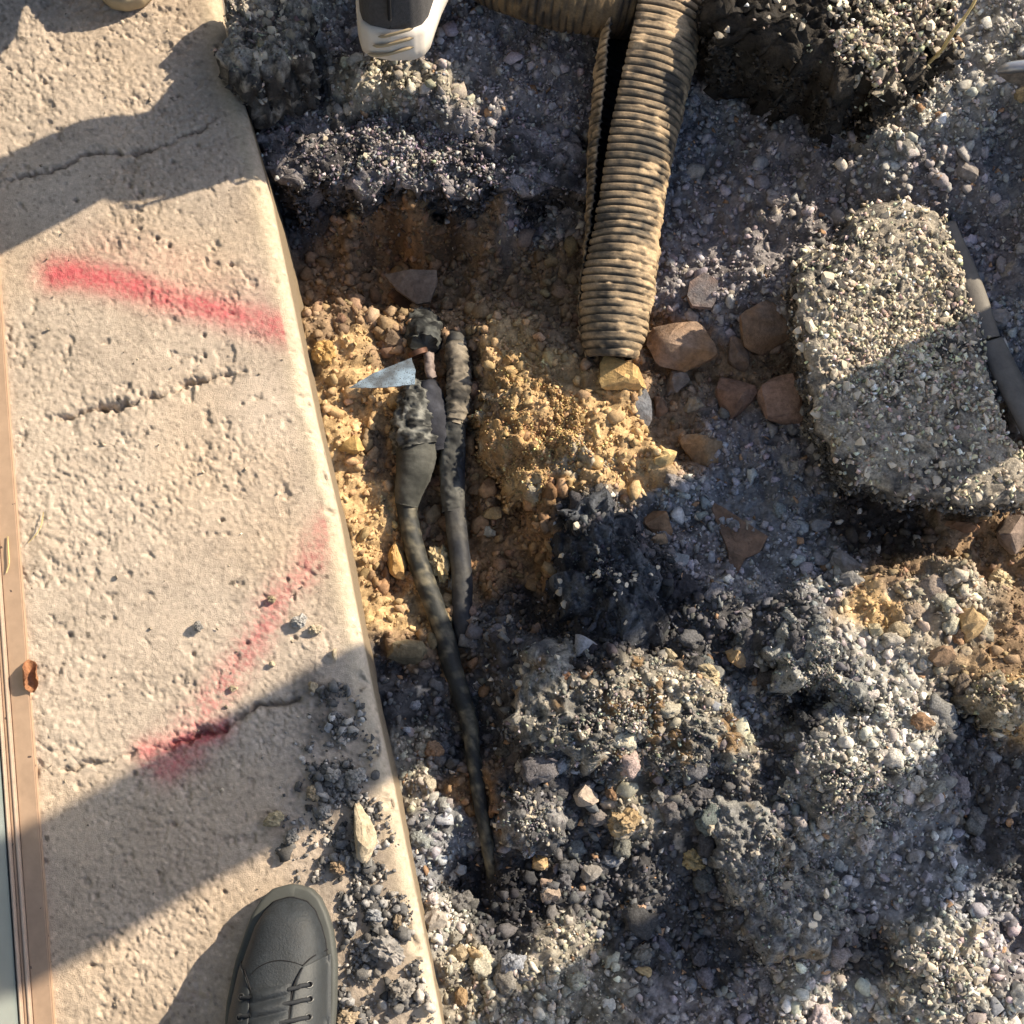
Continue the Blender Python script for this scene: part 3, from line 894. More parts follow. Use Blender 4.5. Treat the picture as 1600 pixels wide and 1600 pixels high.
SLAB = [(1250, 396), (1272, 384), (1310, 382), (1322, 352), (1350, 322), (1405, 310), (1450, 318), (1482, 345), (1497, 390), (1515, 450), (1535, 520), (1552, 590), (1572, 650),
        (1592, 690), (1625, 735), (1640, 765), (1590, 782), (1500, 785), (1420, 772), (1345, 752), (1305, 715), (1285, 670), (1270, 620), (1258, 560), (1246, 500), (1244, 430)]
piece('asphalt_slab', 'large flat broken asphalt slab with pale stones in its top, right of the brown rocks', 'asphalt slab',
      SLAB, .0, .012, 300, 4600, .0060, fs=.52, ff=.7, power=14, amp=.0026, cols=((.075, .07, .066), (.39, .345, .28)), na=260, nr=90, seed=3, ragged=.002, tilt=(-.03, .02), under=.07, grain=.0105, rough=.0025, scol=(.80, .70, .54), bias=.1)
piece('asphalt_ledge', 'undercut dark asphalt layer along the upper rim of the hole, between kerb and pipe', 'asphalt ledge',
      [(372, 140), (420, 120), (500, 118), (600, 175), (700, 190), (800, 170), (890, 180), (912, 250), (900, 286), (840, 296), (770, 288), (700, 298), (640, 288), (580, 296), (520, 280), (462, 284), (425, 262), (400, 215)],
      -.070, .012, 60, 5200, .0044, ff=.7, fs=.6, power=6, cols=((.055, .052, .055), (.30, .275, .285)), na=240, nr=44, seed=39, under=.10, amp=.007, ragged=.006, scol=(.40, .37, .38), bias=-.02)
STAND = [(1098, 0), (1120, -60), (1290, -110), (1420, -70), (1485, -20), (1478, 60), (1440, 104), (1398, 126), (1330, 112), (1240, 80), (1160, 45)]
_sx = W(1325, 60, .07).x  # dark body painted as shaded; pale stones right of here as sunlit
piece('asphalt_slab', 'thick upturned asphalt slab at the top right with a black shaded flank', 'asphalt slab',
      STAND, .085, .024, 220, 1900, .0060, ff=2.2, fs=.6, power=4.5, amp=.006, cols=((.028, .024, .020), (.07, .06, .05)), na=220, nr=50, seed=5, under=.13, grain=.012, scol=(.62, .54, .42), ragged=.006, bias=-.15,
      keep=lambda q: (q[:, 0] > _sx + .02 * fbm(q[:, :2] * 30, 2, 3)) | (_h((q[:, 0] * 9e4).astype(np.int64), (q[:, 1] * 9e4).astype(np.int64), 0, 5) < .03))
piece('shade_block', 'tall unseen block added outside the right edge to shade the slab', 'shade block',
      [(1905, 330), (1985, 200), (2110, 150), (2140, 260), (2080, 360), (1985, 430)], .25, .05, 0, 300, .005, power=6, cols=((.05, .048, .048), (.26, .245, .21)), na=120, nr=24, seed=37,
      under=.27, grain=.012, scol=(.38, .35, .3))  # added out of view, sized so its shadow ends across the slab
piece('asphalt_lump', 'pale topped asphalt lump overhanging the upper end of the kerb', 'asphalt lump',
      [(345, 20), (372, -30), (440, -40), (478, 10), (486, 60), (470, 98), (420, 104), (385, 130), (352, 108), (346, 70)], .055, .012, 60, 500, .005,
      power=4, cols=((.05, .047, .047), (.42, .38, .33)), na=140, nr=34, seed=7, under=.10, scol=(.46, .41, .33), bias=.2)
piece('tar_lump', 'black tar lump with a fringe of yellow soil, between soil mound and slab', 'tar lump',
      [(862, 872), (868, 835), (890, 775), (945, 760), (1000, 800), (1030, 870), (1045, 940), (1038, 990), (990, 1010), (930, 985), (880, 940)], -.028, .045, 40, 700, .0042,
      power=2.6, cols=((.024, .026, .034), (.10, .108, .125)), na=150, nr=36, seed=9, under=.05, amp=.009, scol=(.10, .108, .125), bias=-.1)
piece('asphalt_lump', 'broad sunlit asphalt mound crumbling to grey grit right of the cables', 'asphalt lump',
      [(800, 1062), (825, 1015), (880, 995), (960, 1010), (1030, 1020), (1085, 1050), (1140, 1100), (1185, 1160), (1192, 1190), (1160, 1215), (1080, 1215), (1000, 1200), (920, 1190), (850, 1180), (808, 1165), (795, 1110)],
      -.036, .024, 90, 2600, .0046, power=2.4, cols=((.075, .075, .078), (.33, .31, .27), (.27, .18, .10)), na=220, nr=52, seed=11, under=.07, amp=.009, scol=(.42, .395, .345), bias=0.)
piece('asphalt_lump', 'rounded grey asphalt lump touching the lower end of the thin cable', 'asphalt lump',
      [(768, 1275), (778, 1240), (815, 1212), (860, 1215), (886, 1245), (892, 1290), (880, 1325), (830, 1345), (788, 1335)], -.05, .04, 40, 500, .0042,
      power=2.3, cols=((.05, .05, .055), (.28, .27, .265)), na=130, nr=32, seed=13, under=.06, amp=.006, scol=(.30, .29, .285))
piece('asphalt_slab', 'long grey asphalt chunk with a straight edge, at the lower right centre', 'asphalt slab',
      [(1105, 1262), (1130, 1245), (1180, 1245), (1230, 1280), (1265, 1330), (1315, 1390), (1335, 1440), (1325, 1480), (1280, 1500), (1225, 1505), (1185, 1470), (1150, 1410), (1142, 1380), (1120, 1320)],
      -.045, .02, 70, 1300, .0042, power=5, cols=((.16, .16, .163), (.30, .295, .28), (.28, .22, .15)), na=200, nr=46, seed=15, under=.06, amp=.006, scol=(.32, .31, .29), bias=.1)
piece('tar_lump', 'dark crumbly tar clod with a hollow beneath it, right of centre', 'tar lump',
      [(1205, 1020), (1212, 970), (1245, 945), (1290, 955), (1320, 990), (1350, 1030), (1372, 1075), (1372, 1110), (1345, 1125), (1300, 1100), (1290, 1070), (1265, 1050), (1250, 1075), (1215, 1070)],
      -.016, .03, 40, 1400, .0038, power=2.6, cols=((.085, .088, .092), (.36, .36, .34)), na=150, nr=38, seed=17, under=.06, amp=.008, scol=(.27, .27, .255))
piece('asphalt_lump', 'pale grey clod of crumbled asphalt low on the right, fully in the sun', 'asphalt lump',
      [(1235, 1200), (1270, 1150), (1330, 1130), (1400, 1140), (1440, 1190), (1415, 1240), (1400, 1285), (1350, 1310), (1290, 1290), (1245, 1250)], -.026, .03, 80, 1800, .0052,
      power=2.6, cols=((.14, .137, .13), (.44, .425, .39)), na=170, nr=40, seed=19, under=.06, amp=.010, scol=(.52, .50, .455), bias=.1)
piece('asphalt_lump', 'pale clod of round pebbles near the bottom right corner', 'asphalt lump',
      [(1410, 1500), (1440, 1445), (1490, 1430), (1540, 1470), (1562, 1530), (1555, 1590), (1490, 1620), (1420, 1590)], -.03, .025, 110, 900, .0065,
      power=3, cols=((.14, .137, .13), (.44, .425, .39)), na=150, nr=36, seed=23, under=.06, amp=.006, scol=(.52, .50, .455), bias=.1)
piece('asphalt_lump', 'small tan clod at the right edge below the dark brown soil', 'asphalt lump',
      [(1512, 1090), (1530, 1060), (1570, 1045), (1620, 1050), (1640, 1090), (1610, 1125), (1560, 1120), (1525, 1115)], -.02, .035, 30, 400, .005,
      power=2.4, cols=((.17, .145, .11), (.44, .38, .28)), na=110, nr=28, seed=29, under=.04, amp=.006, scol=(.44, .37, .26))

# the soil mound between cables and tar
piece('soil_mound', 'sunlit mound of crumbly yellow brown soil right of the taped cables', 'soil mound',
      [(745, 640), (762, 560), (800, 515), (850, 545), (890, 600), (940, 630), (975, 690), (1015, 735), (1010, 752), (950, 765), (880, 775), (840, 790), (790, 760), (755, 710)], -.072, .040, 0, 5200, .0036,
      power=2.2, cols=((.34, .21, .10), (.49, .335, .165), (.40, .35, .27)), m='rubble', na=180, nr=46, seed=31, under=.09, amp=.010, grain=.013, scol=(.74, .50, .245), bias=.15)

# ------------------------------------------------------------------ corrugated pipes
def ribbed_half(name, pts, rads, gap0, gap1, period, m, parent, seed, seg=48, per=8, dark=(.05, .044, .037), dusty=(.46, .335, .205), thick=.0025):
    """a slit corrugated pipe: wall swept over the open angle range, with wall thickness"""
    pts = np.asarray(pts, float)
    d = np.linalg.norm(np.diff(pts, axis=0), axis=1); s = np.concatenate([[0], np.cumsum(d)])
    n = int(s[-1] / period * per)
    q = np.linspace(0, s[-1], n)
    ctr = np.stack([np.interp(q, s, pts[:, k]) for k in range(3)], 1)
    ker = np.ones(41) / 41
    ctr = np.stack([np.convolve(np.pad(ctr[:, k], 20, mode='reflect', reflect_type='odd'), ker, 'valid') for k in range(3)], 1)
    r = np.interp(q, s, rads); g0 = np.interp(q, s, gap0); g1 = np.interp(q, s, gap1)
    tan = np.gradient(ctr, axis=0); tan /= np.linalg.norm(tan, axis=1)[:, None]
    side = np.cross(tan, [0, 0, 1.]); side /= np.linalg.norm(side, axis=1)[:, None]
    up = np.cross(side, tan)
    ph = q / period
    wave = np.clip(np.abs(np.sin(math.pi * ph)) * 1.7, 0, 1) ** .8            # fat ridges, narrow grooves
    u = np.linspace(0, 1, seg)
    A = R(1) * (g0[:, None] + (g1 - g0)[:, None] * u[None, :])
    jig = .0011 * fbm(np.stack([q * 40, q * 0], 1), 2, seed)
    pq = np.stack([np.repeat(q, seg), np.tile(u * .2, n)], 1)
    fill = np.clip(1.1 * fbm(pq * np.array([26, 40]), 3, seed + 8) + 1.0 * fbm(pq * 150, 3, seed + 9) - .62 + .75 * np.tile(np.cos(A[n // 2]), n).clip(0, 1), 0, 1).reshape(n, seg)
    ph2 = (ph[:, None] + .10 * fbm(pq * 24, 2, seed + 10).reshape(n, seg))
    wv = np.clip(np.abs(np.sin(math.pi * ph2)) * 1.7, 0, 1) ** .8
    lumps = .0016 * fbm(pq * 190, 3, seed + 11).reshape(n, seg)
    def shell(off):
        rr = (r + off + jig)[:, None] + (wv - 1) * .0042 * (1 - .8 * fill) + fill * (lumps + .0006)
        rr2 = rr + .0012 * fbm(np.stack([np.repeat(q * 55, seg), np.tile(u * 6, n)], 1), 2, seed + 2).reshape(n, seg)
        return ctr[:, None, :] + rr2[..., None] * (np.cos(A)[..., None] * side[:, None, :] + np.sin(A)[..., None] * up[:, None, :])
    o, i = shell(0), shell(-thick)
    vo, vi = o.reshape(-1, 3), i.reshape(-1, 3)
    # patchy dust on ridges, grooves dark; sunward side painted lit, left side shaded
    k = np.clip(.50 + .6 * fbm(vo * 26, 3, seed + 5) + .55 * fbm(vo * 130, 3, seed + 6), 0, 1)
    k = k * (.62 + .38 * np.clip(1.3 - 1.6 * np.tile(u, n), 0, 1)) 
    k = np.maximum(k * np.repeat(.12 + .88 * wave ** 1.8, seg), fill.ravel() * .9)
    col = np.array(dark) * (1 - k[:, None]) + np.array(dusty) * k[:, None]
    v = np.concatenate([vo, vi]); c = np.concatenate([col, np.tile(np.array([.018, .017, .017]), (len(vi), 1))])
    f = grid_faces(n, seg)
    N = n * seg
    fi = f[:, ::-1] + N
    j = np.arange(n - 1) * seg
    e0 = np.stack([j, j + seg, j + seg + N, j + N], 1)
    j = j + seg - 1
    e1 = np.stack([j + seg, j, j + N, j + seg + N], 1)
    b = np.arange(seg - 1)
    b0 = np.stack([b + 1, b, b + N, b + 1 + N], 1)
    b = b + (n - 1) * seg
    b1 = np.stack([b, b + 1, b + 1 + N, b + N], 1)
    ob = np_mesh(name, v, np.concatenate([f, fi, e0, e1, b0, b1]), m, parent, np.clip(c, .008, .7))
    return ob

def px3(l):
    return [tuple(W(a, b, z)) for a, b, z in l]
pts = px3([(955, 560, -.075), (957, 520, -.068), (962, 460, -.06), (970, 400, -.052), (975, 330, -.045), (983, 250, -.035), (995, 170, -.025), (1010, 90, -.015), (1024, 10, -.005), (1040, -90, .005), (1060, -220, .01)])
# angles are measured from the pipe's right-hand side, counter-clockwise over the top
pipe = ribbed_half('corrugated_pipe', pts, [.031, .040, .0430, .0445, .0465, .0500, .0545, .0590, .0620, .0640, .065],
                   [-176, -178, -184, -195, -210, -218, -220, -214, -208, -206, -206], [172, 170, 165, 150, 134, 124, 117, 112, 109, 108, 108], .0090, M['pipe'], None, 41)
tag(pipe, 'slit black corrugated pipe caked in tan mud, ribs catching the sun', 'pipe')
pts = px3([(740, -75, -.0), (800, -45, .0), (860, -25, .0), (930, -12, .0), (985, -5, -.01)])
pipe2 = ribbed_half('corrugated_pipe', pts, [.05] * 5, [-180] * 5, [178] * 5, .0082, M['pipe'], None, 43, seg=40, dark=(.04, .033, .028), dusty=(.17, .115, .06))  # dust colour darkened to put this pipe in shade
tag(pipe2, 'second muddy ribbed pipe lying crossways in shade at the top edge', 'pipe')

# ------------------------------------------------------------------ cables
TAPE = (.085, .085, .075)
# thin cable with the taped joint
j = empty('cable', G(640, 800, .02), 'dusty cable swelling into a taped torn joint, left of the two', 'cable')
def P3(l):
    return np.array([tuple(W(a, b, z)) for a, b, z in l])
def PC(l):
    return np.array([tuple(W(a, b, zt(z, b))) for a, b, z in l])
def tadd(parent, o):
    return adopt(o, parent)
cab = PC([(634, 778, -.178), (640, 820, -.180), (652, 872, -.182), (672, 930, -.182), (692, 985, -.178), (706, 1040, -.175), (722, 1090, -.168), (733, 1130, -.165), (741, 1190, -.150), (751, 1260, -.138), (762, 1320, -.135), (772, 1380, -.170)])
tadd(j, tube('sheath', cab, [.0122, .0118, .0118, .0122, .0120, .0115, .0108, .0100, .0085, .0078, .0075, .007], M['cable'], None, dark=(.020, .022, .022), dusty=(.17, .15, .105), scale=110, bias=-.45, seed=51, rough=.0007, seg=20))
slv = PC([(650, 694, -.160), (650, 716, -.160), (646, 740, -.163), (640, 765, -.168), (635, 790, -.175)])
tadd(j, tube('tape_sleeve', slv, [.0248, .0240, .0215, .0175, .0135], M['tape'], None, dark=(.035, .036, .032), dusty=(.075, .075, .066), scale=30, bias=-.05, seed=53, rough=.0006, seg=36, step=.002,
               rib=lambda L, a: 1 + .012 * np.sin(L * 1300 + 2 * np.sin(a))))
torn = PC([(648, 598, -.17), (649, 625, -.163), (646, 655, -.158), (645, 680, -.156), (650, 702, -.158)])
tadd(j, tube('torn_wrap', torn, [.012, .020, .0235, .026, .026], M['tape'], None, dark=(.022, .023, .023), dusty=(.19, .19, .175), scale=120, bias=-.12, seed=55, rough=.0046, seg=56, step=.0015))
core = PC([(666, 600, -.172), (676, 640, -.17), (682, 680, -.168), (686, 705, -.172)])
tadd(j, tube('tarred_core', core, [.014, .017, .018, .012], M['tape'], None, dark=(.018, .019, .026), dusty=(.045, .047, .06), scale=60, bias=-.1, seed=57, rough=.0022, seg=24))
# right cable
c2 = empty('cable', G(715, 700, .02), 'thicker cable wound with ridged dusty tape, right of the two', 'cable')
tadd(c2, tube('sheath', PC([(700, 480, -.20), (705, 500, -.185), (711, 530, -.175), (714, 560, -.17), (710, 760, -.178), (714, 830, -.182), (722, 900, -.182), (722, 960, -.186), (728, 1010, -.20)]),
              [.008, .011, .0125, .0125, .0125, .0125, .0123, .012, .011], M['cable'], None, dark=(.022, .024, .03), dusty=(.09, .085, .075), scale=40, bias=-.3, seed=59, rough=.0005, seg=22))
tadd(c2, tube('tape_wrap', PC([(712, 538, -.170), (716, 570, -.168), (717, 610, -.166), (713, 650, -.167), (710, 664, -.168)]), [.0132, .0142, .0146, .0138, .0130], M['tape'], None,
              dark=(.03, .028, .026), dusty=(.22, .19, .15), scale=90, bias=-.05, seed=61, rough=.0014, seg=30, step=.0014, rib=lambda L, a: 1 + .17 * (((L * 118 + a / 6.283 * 1.0) % 1) ** 1.4) - .05))
tadd(c2, tube('tape_wrap', PC([(709, 662, -.168), (707, 700, -.17), (704, 740, -.173), (707, 775, -.177), (708, 800, -.18)]), [.0142, .0144, .0138, .0136, .0124], M['tape'], None,
              dark=(.020, .021, .022), dusty=(.10, .10, .092), scale=60, bias=.05, seed=63, rough=.0020, seg=30, step=.002))
# charred stub with copper
st = empty('cable_stub', G(662, 525, .02), 'charred stub of burnt cable with a copper ring and pale strand', 'cable stub')
tadd(st, tube('charred_insulation', PC([(655, 498, -.175), (660, 510, -.165), (664, 525, -.160), (664, 540, -.165)]), [.014, .0215, .0225, .016], M['tape'], None, dark=(.012, .013, .014), dusty=(.10, .105, .10), scale=120, bias=-.25, seed=65, rough=.0042, seg=40, step=.0015))
M['copper'] = mat('tarnished_copper', (.10, .055, .04), rough=.6, var=.3, vscale=120, metal=.6, bump=.2)
tadd(st, np_mesh('copper_ring', *sweep(PC([(652, 548, -.168), (655, 556, -.170)]), [.0125, .0118], seg=24, step=.002)[:2], M['copper']))
tadd(st, tube('strand', PC([(669, 552, -.172), (671, 568, -.172), (672, 584, -.173), (677, 593, -.172)]), [.0065, .0058, .0060, .0055], M['tape'], None, dark=(.09, .065, .06), dusty=(.25, .20, .18), scale=90, bias=.1, seed=67, rough=.0016, seg=16, step=.0015))
tadd(st, tube('strip', PC([(612, 455, -.195), (628, 470, -.19), (643, 484, -.185), (655, 500, -.178)]), [.007, .009, .0085, .007], M['tape'], None, dark=(.05, .03, .022), dusty=(.17, .095, .055), scale=70, bias=0, seed=69, rough=.0012, seg=14, flat=.5))

# ------------------------------------------------------------------ shards and flat bits
def plate(name, outline, thick, m, label, cat, curve=0., seed=0, col=(.2, .2, .2), col2=None, sub=14):
    """a flat or curved shard from an outline of (px, py, z)"""
    pts = P3(outline)
    c = pts.mean(0)
    bm = bmesh.new()
    vs = [bm.verts.new(tuple(a - c)) for a in pts]
    bm.faces.new(vs)
    bmesh.ops.triangulate(bm, faces=bm.faces)
    for _ in range(3):
        bmesh.ops.subdivide_edges(bm, edges=bm.edges, cuts=1, use_grid_fill=True)
    bmesh.ops.triangulate(bm, faces=bm.faces)
    ext = max((q.co.xy.length for q in bm.verts))
    for q in bm.verts:
        q.co.z -= curve * (q.co.y / ext) ** 2 * ext
    g = bmesh.ops.extrude_face_region(bm, geom=bm.faces[:])
    for q in g['geom']:
        if isinstance(q, bmesh.types.BMVert):
            q.co.z -= thick
    bmesh.ops.recalc_face_normals(bm, faces=bm.faces)
    me = bpy.data.meshes.new(name); bm.to_mesh(me); bm.free()
    n = len(me.vertices); co = np.empty(n * 3); me.vertices.foreach_get('co', co); co = co.reshape(-1, 3)
    co = co + .0004 * fbm(co * 300, 2, seed)[:, None]
    me.vertices.foreach_set('co', co.ravel()); me.update()
    k = np.clip(.35 + .9 * fbm(co * 70, 3, seed + 1), 0, 1)[:, None]
    c2_ = np.array(col) * .6 if col2 is None else np.array(col2)
    a = me.color_attributes.new('Col', 'FLOAT_COLOR', 'POINT')
    c4 = np.ones((n, 4), np.float32); c4[:, :3] = np.array(col) * (1 - k) + c2_ * k
    a.data.foreach_set('color', c4.ravel())
    o = link_mesh(name, me, M[m])
    o.location = c
    tag(o, label, cat)
    return o
M['plastic'] = mat('scuffed_plastic', attr=True, rough=.5, var=.12, vscale=150, bump=.15, bscale=600, speck=(.07, .065, .06), speck_scale=1300, speck_amt=.10)
plate('plastic_shard', [(545, 606, -.098), (585, 582, -.096), (643, 559, -.094), (649, 578, -.096), (648, 600, -.098), (600, 606, -.099)], .0015, 'plastic',
      'pale blue pointed plastic shard across the top of the torn cable joint', 'plastic shard', seed=71, col=(.27, .36, .45), col2=(.10, .11, .12))
plate('tile_shard', [(600, 428, -.165), (640, 420, -.15), (682, 421, -.148), (684, 440, -.150), (672, 470, -.158), (650, 473, -.160), (620, 452, -.16)], .006, 'rock',
      'grey brown curved tile shard above the charred cable stub', 'tile shard', curve=.3, seed=73, col=(.20, .165, .14), col2=(.14, .115, .1))
plate('tile_shard', [(1108, 782, -.105), (1125, 790, -.10), (1200, 838, -.085), (1188, 862, -.088), (1165, 872, -.09), (1150, 900, -.1), (1143, 905, -.102), (1138, 860, -.1), (1122, 820, -.104)], .008, 'rock',
      'flat brown triangular tile shard lying among grey gravel left of the slab', 'tile shard', seed=75, col=(.19, .125, .09), col2=(.15, .105, .08))
plate('slate_piece', [(990, 628, -.095), (1008, 606, -.093), (1018, 625, -.095), (1019, 655, -.1), (1010, 672, -.105), (995, 660, -.104)], .006, 'rock',
      'thin bluish slate disc under the soil-covered stone at the pipe end', 'slate', seed=77, col=(.20, .21, .23), col2=(.26, .25, .25))
plate('concrete_flake', [(1008, 862, -.09), (1030, 857, -.087), (1078, 868, -.087), (1075, 880, -.09), (1062, 888, -.092), (1035, 880, -.092), (1012, 876, -.093)], .007, 'rock',
      'pale grey curved flake right of the black tar lump', 'flake', curve=.2, seed=79, col=(.27, .28, .29), col2=(.2, .21, .22))
plate('wood_chip', [(529, 238, -.098), (537, 236, -.097), (552, 258, -.096), (551, 264, -.097), (543, 265, -.098), (535, 255, -.099)], .003, 'rock',
      'small pale oblong wood chip on the dark gravel ledge', 'wood chip', seed=81, col=(.26, .24, .22), col2=(.2, .18, .16))
plate('gravel_flake', [(1078, 440, -.09), (1100, 425, -.085), (1122, 438, -.085), (1118, 470, -.092), (1112, 480, -.095), (1082, 478, -.097), (1074, 462, -.096)], .008, 'rock',
      'pinkish hollowed stone flake above the big brown boulder', 'stone flake', seed=83, col=(.27, .2, .175), col2=(.22, .2, .2))

# dark rod behind the slab, in two lengths
M['rod'] = mat('dusty_grey_plastic', (.13, .118, .105), rough=.6, var=.2, vscale=80, bump=.2)
rod = empty('conduit', W(1540, 500, -.02), 'dark grey plastic conduit in two joined lengths behind the big slab', 'conduit')
v, f, _, _ = sweep(P3([(1478, 350, -.038), (1520, 450, -.036), (1546, 530, -.036)]), [.012, .013, .013], seg=20, flat=.45)
tadd(rod, np_mesh('length', v, f, M['rod']))
v, f, _, _ = sweep(P3([(1548, 534, -.034), (1575, 590, -.034), (1625, 690, -.034)]), [.015, .016, .016], seg=20, flat=.45)
tadd(rod, np_mesh('length', v, f, M['rod']))
M['straw'] = mat('dry_straw', (.48, .37, .17), rough=.7, var=.2, vscale=200, bump=.2)
v, f, _, _ = sweep(P3([(1535, -25, .135), (1522, 4, .125), (1505, 30, .112), (1488, 52, .10), (1470, 80, .075), (1450, 100, .05), (1436, 125, .02)]), [.0016, .0017, .0019, .0024, .0020, .0021, .0016], seg=8, rough=.0003)
tag(np_mesh('dry_stalk', v, f, M['straw']), 'thin dry straw stalk leaning on the upturned slab, top right', 'stalk')

# spade at the right edge
M['steel'] = mat('grey_steel', (.30, .30, .31), rough=.4, var=.15, vscale=50, metal=.7, bump=.1)
M['shaft'] = mat('worn_wood', (.30, .20, .11), rough=.6, var=.2, vscale=40, bump=.2)
sp = empty('spade', W(1600, 110, .03), 'grey steel blade tip poking in at the right edge, top', 'spade')
v, f, _, _ = sweep(P3([(1557, 112, .036), (1575, 106, .042), (1600, 103, .046), (1660, 98, .05), (1740, 92, .055)]), [.002, .0065, .007, .007, .006], seg=14)
tadd(sp, np_mesh('rolled_edge', v, f, M['steel']))
bl = plate('blade', [(1556, 112, .03), (1600, 108, .036), (1680, 100, .04), (1740, 95, .045), (1740, 150, .02), (1680, 145, .012), (1600, 133, .004), (1575, 126, .01)], .0025, 'rock', None, None, seed=85, col=(.20, .17, .145), col2=(.25, .22, .19))
tadd(sp, bl)
v, f, _, _ = sweep(P3([(1735, 118, .05), (1900, 90, .09), (2300, 20, .16), (2900, -80, .25)]), [.016, .017, .017, .017], seg=16, step=.02)
tadd(sp, np_mesh('shaft', v, f, M['shaft']))

# curled leaf and twigs on the threshold
def leaf():
    n, m_ = 14, 9
    U, V_ = np.meshgrid(np.linspace(0, 1, n), np.linspace(-1, 1, m_), indexing='ij')
    wd = np.sin(np.pi * np.clip(U * .94 + .03, 0, 1)) ** .7
    a = V_ * wd * 2.3
    r = .007
    x = r * np.sin(a); z = r * (1 - np.cos(a)) + .002
    y = (U - .5) * .034 * -1
    p = np.stack([x.ravel(), y.ravel(), z.ravel()], 1)
    p += .0011 * np.stack([fbm(p * 300, 2, s) for s in (1, 2, 3)], 1)
    k = np.clip(.5 + fbm(p * 150, 2, 5), 0, 1)[:, None]
    o = np_mesh('dead_leaf', p, grid_faces(n, m_), M['rock'], col=np.array([.20, .085, .045]) * (1 - k) + np.array([.36, .17, .085]) * k)
    o.modifiers.new('thick', 'SOLIDIFY').thickness = .0006
    c = W(47, 1057, .007)
    o.location = c; o.rotation_euler = (0, .35, R(8))
    tag(o, 'curled rusty brown dead leaf on the edge of the door threshold', 'leaf')
leaf()
v, f, _, _ = sweep(P3([(12, 838, .009), (13, 860, .010), (14, 880, .010), (10, 895, .009)]), [.0007, .0009, .0009, .0006], seg=6)
tag(np_mesh('twig', v, f, M['straw']), 'short pale curved twig on the door threshold', 'twig')
v, f, _, _ = sweep(P3([(68, 800, .004), (64, 822, .006), (54, 838, .006), (44, 848, .004)]), [.0005, .0006, .0006, .0004], seg=6)
tag(np_mesh('twig', v, f, M['straw']), 'thin greenish curved twig on the pavement near the threshold', 'twig')

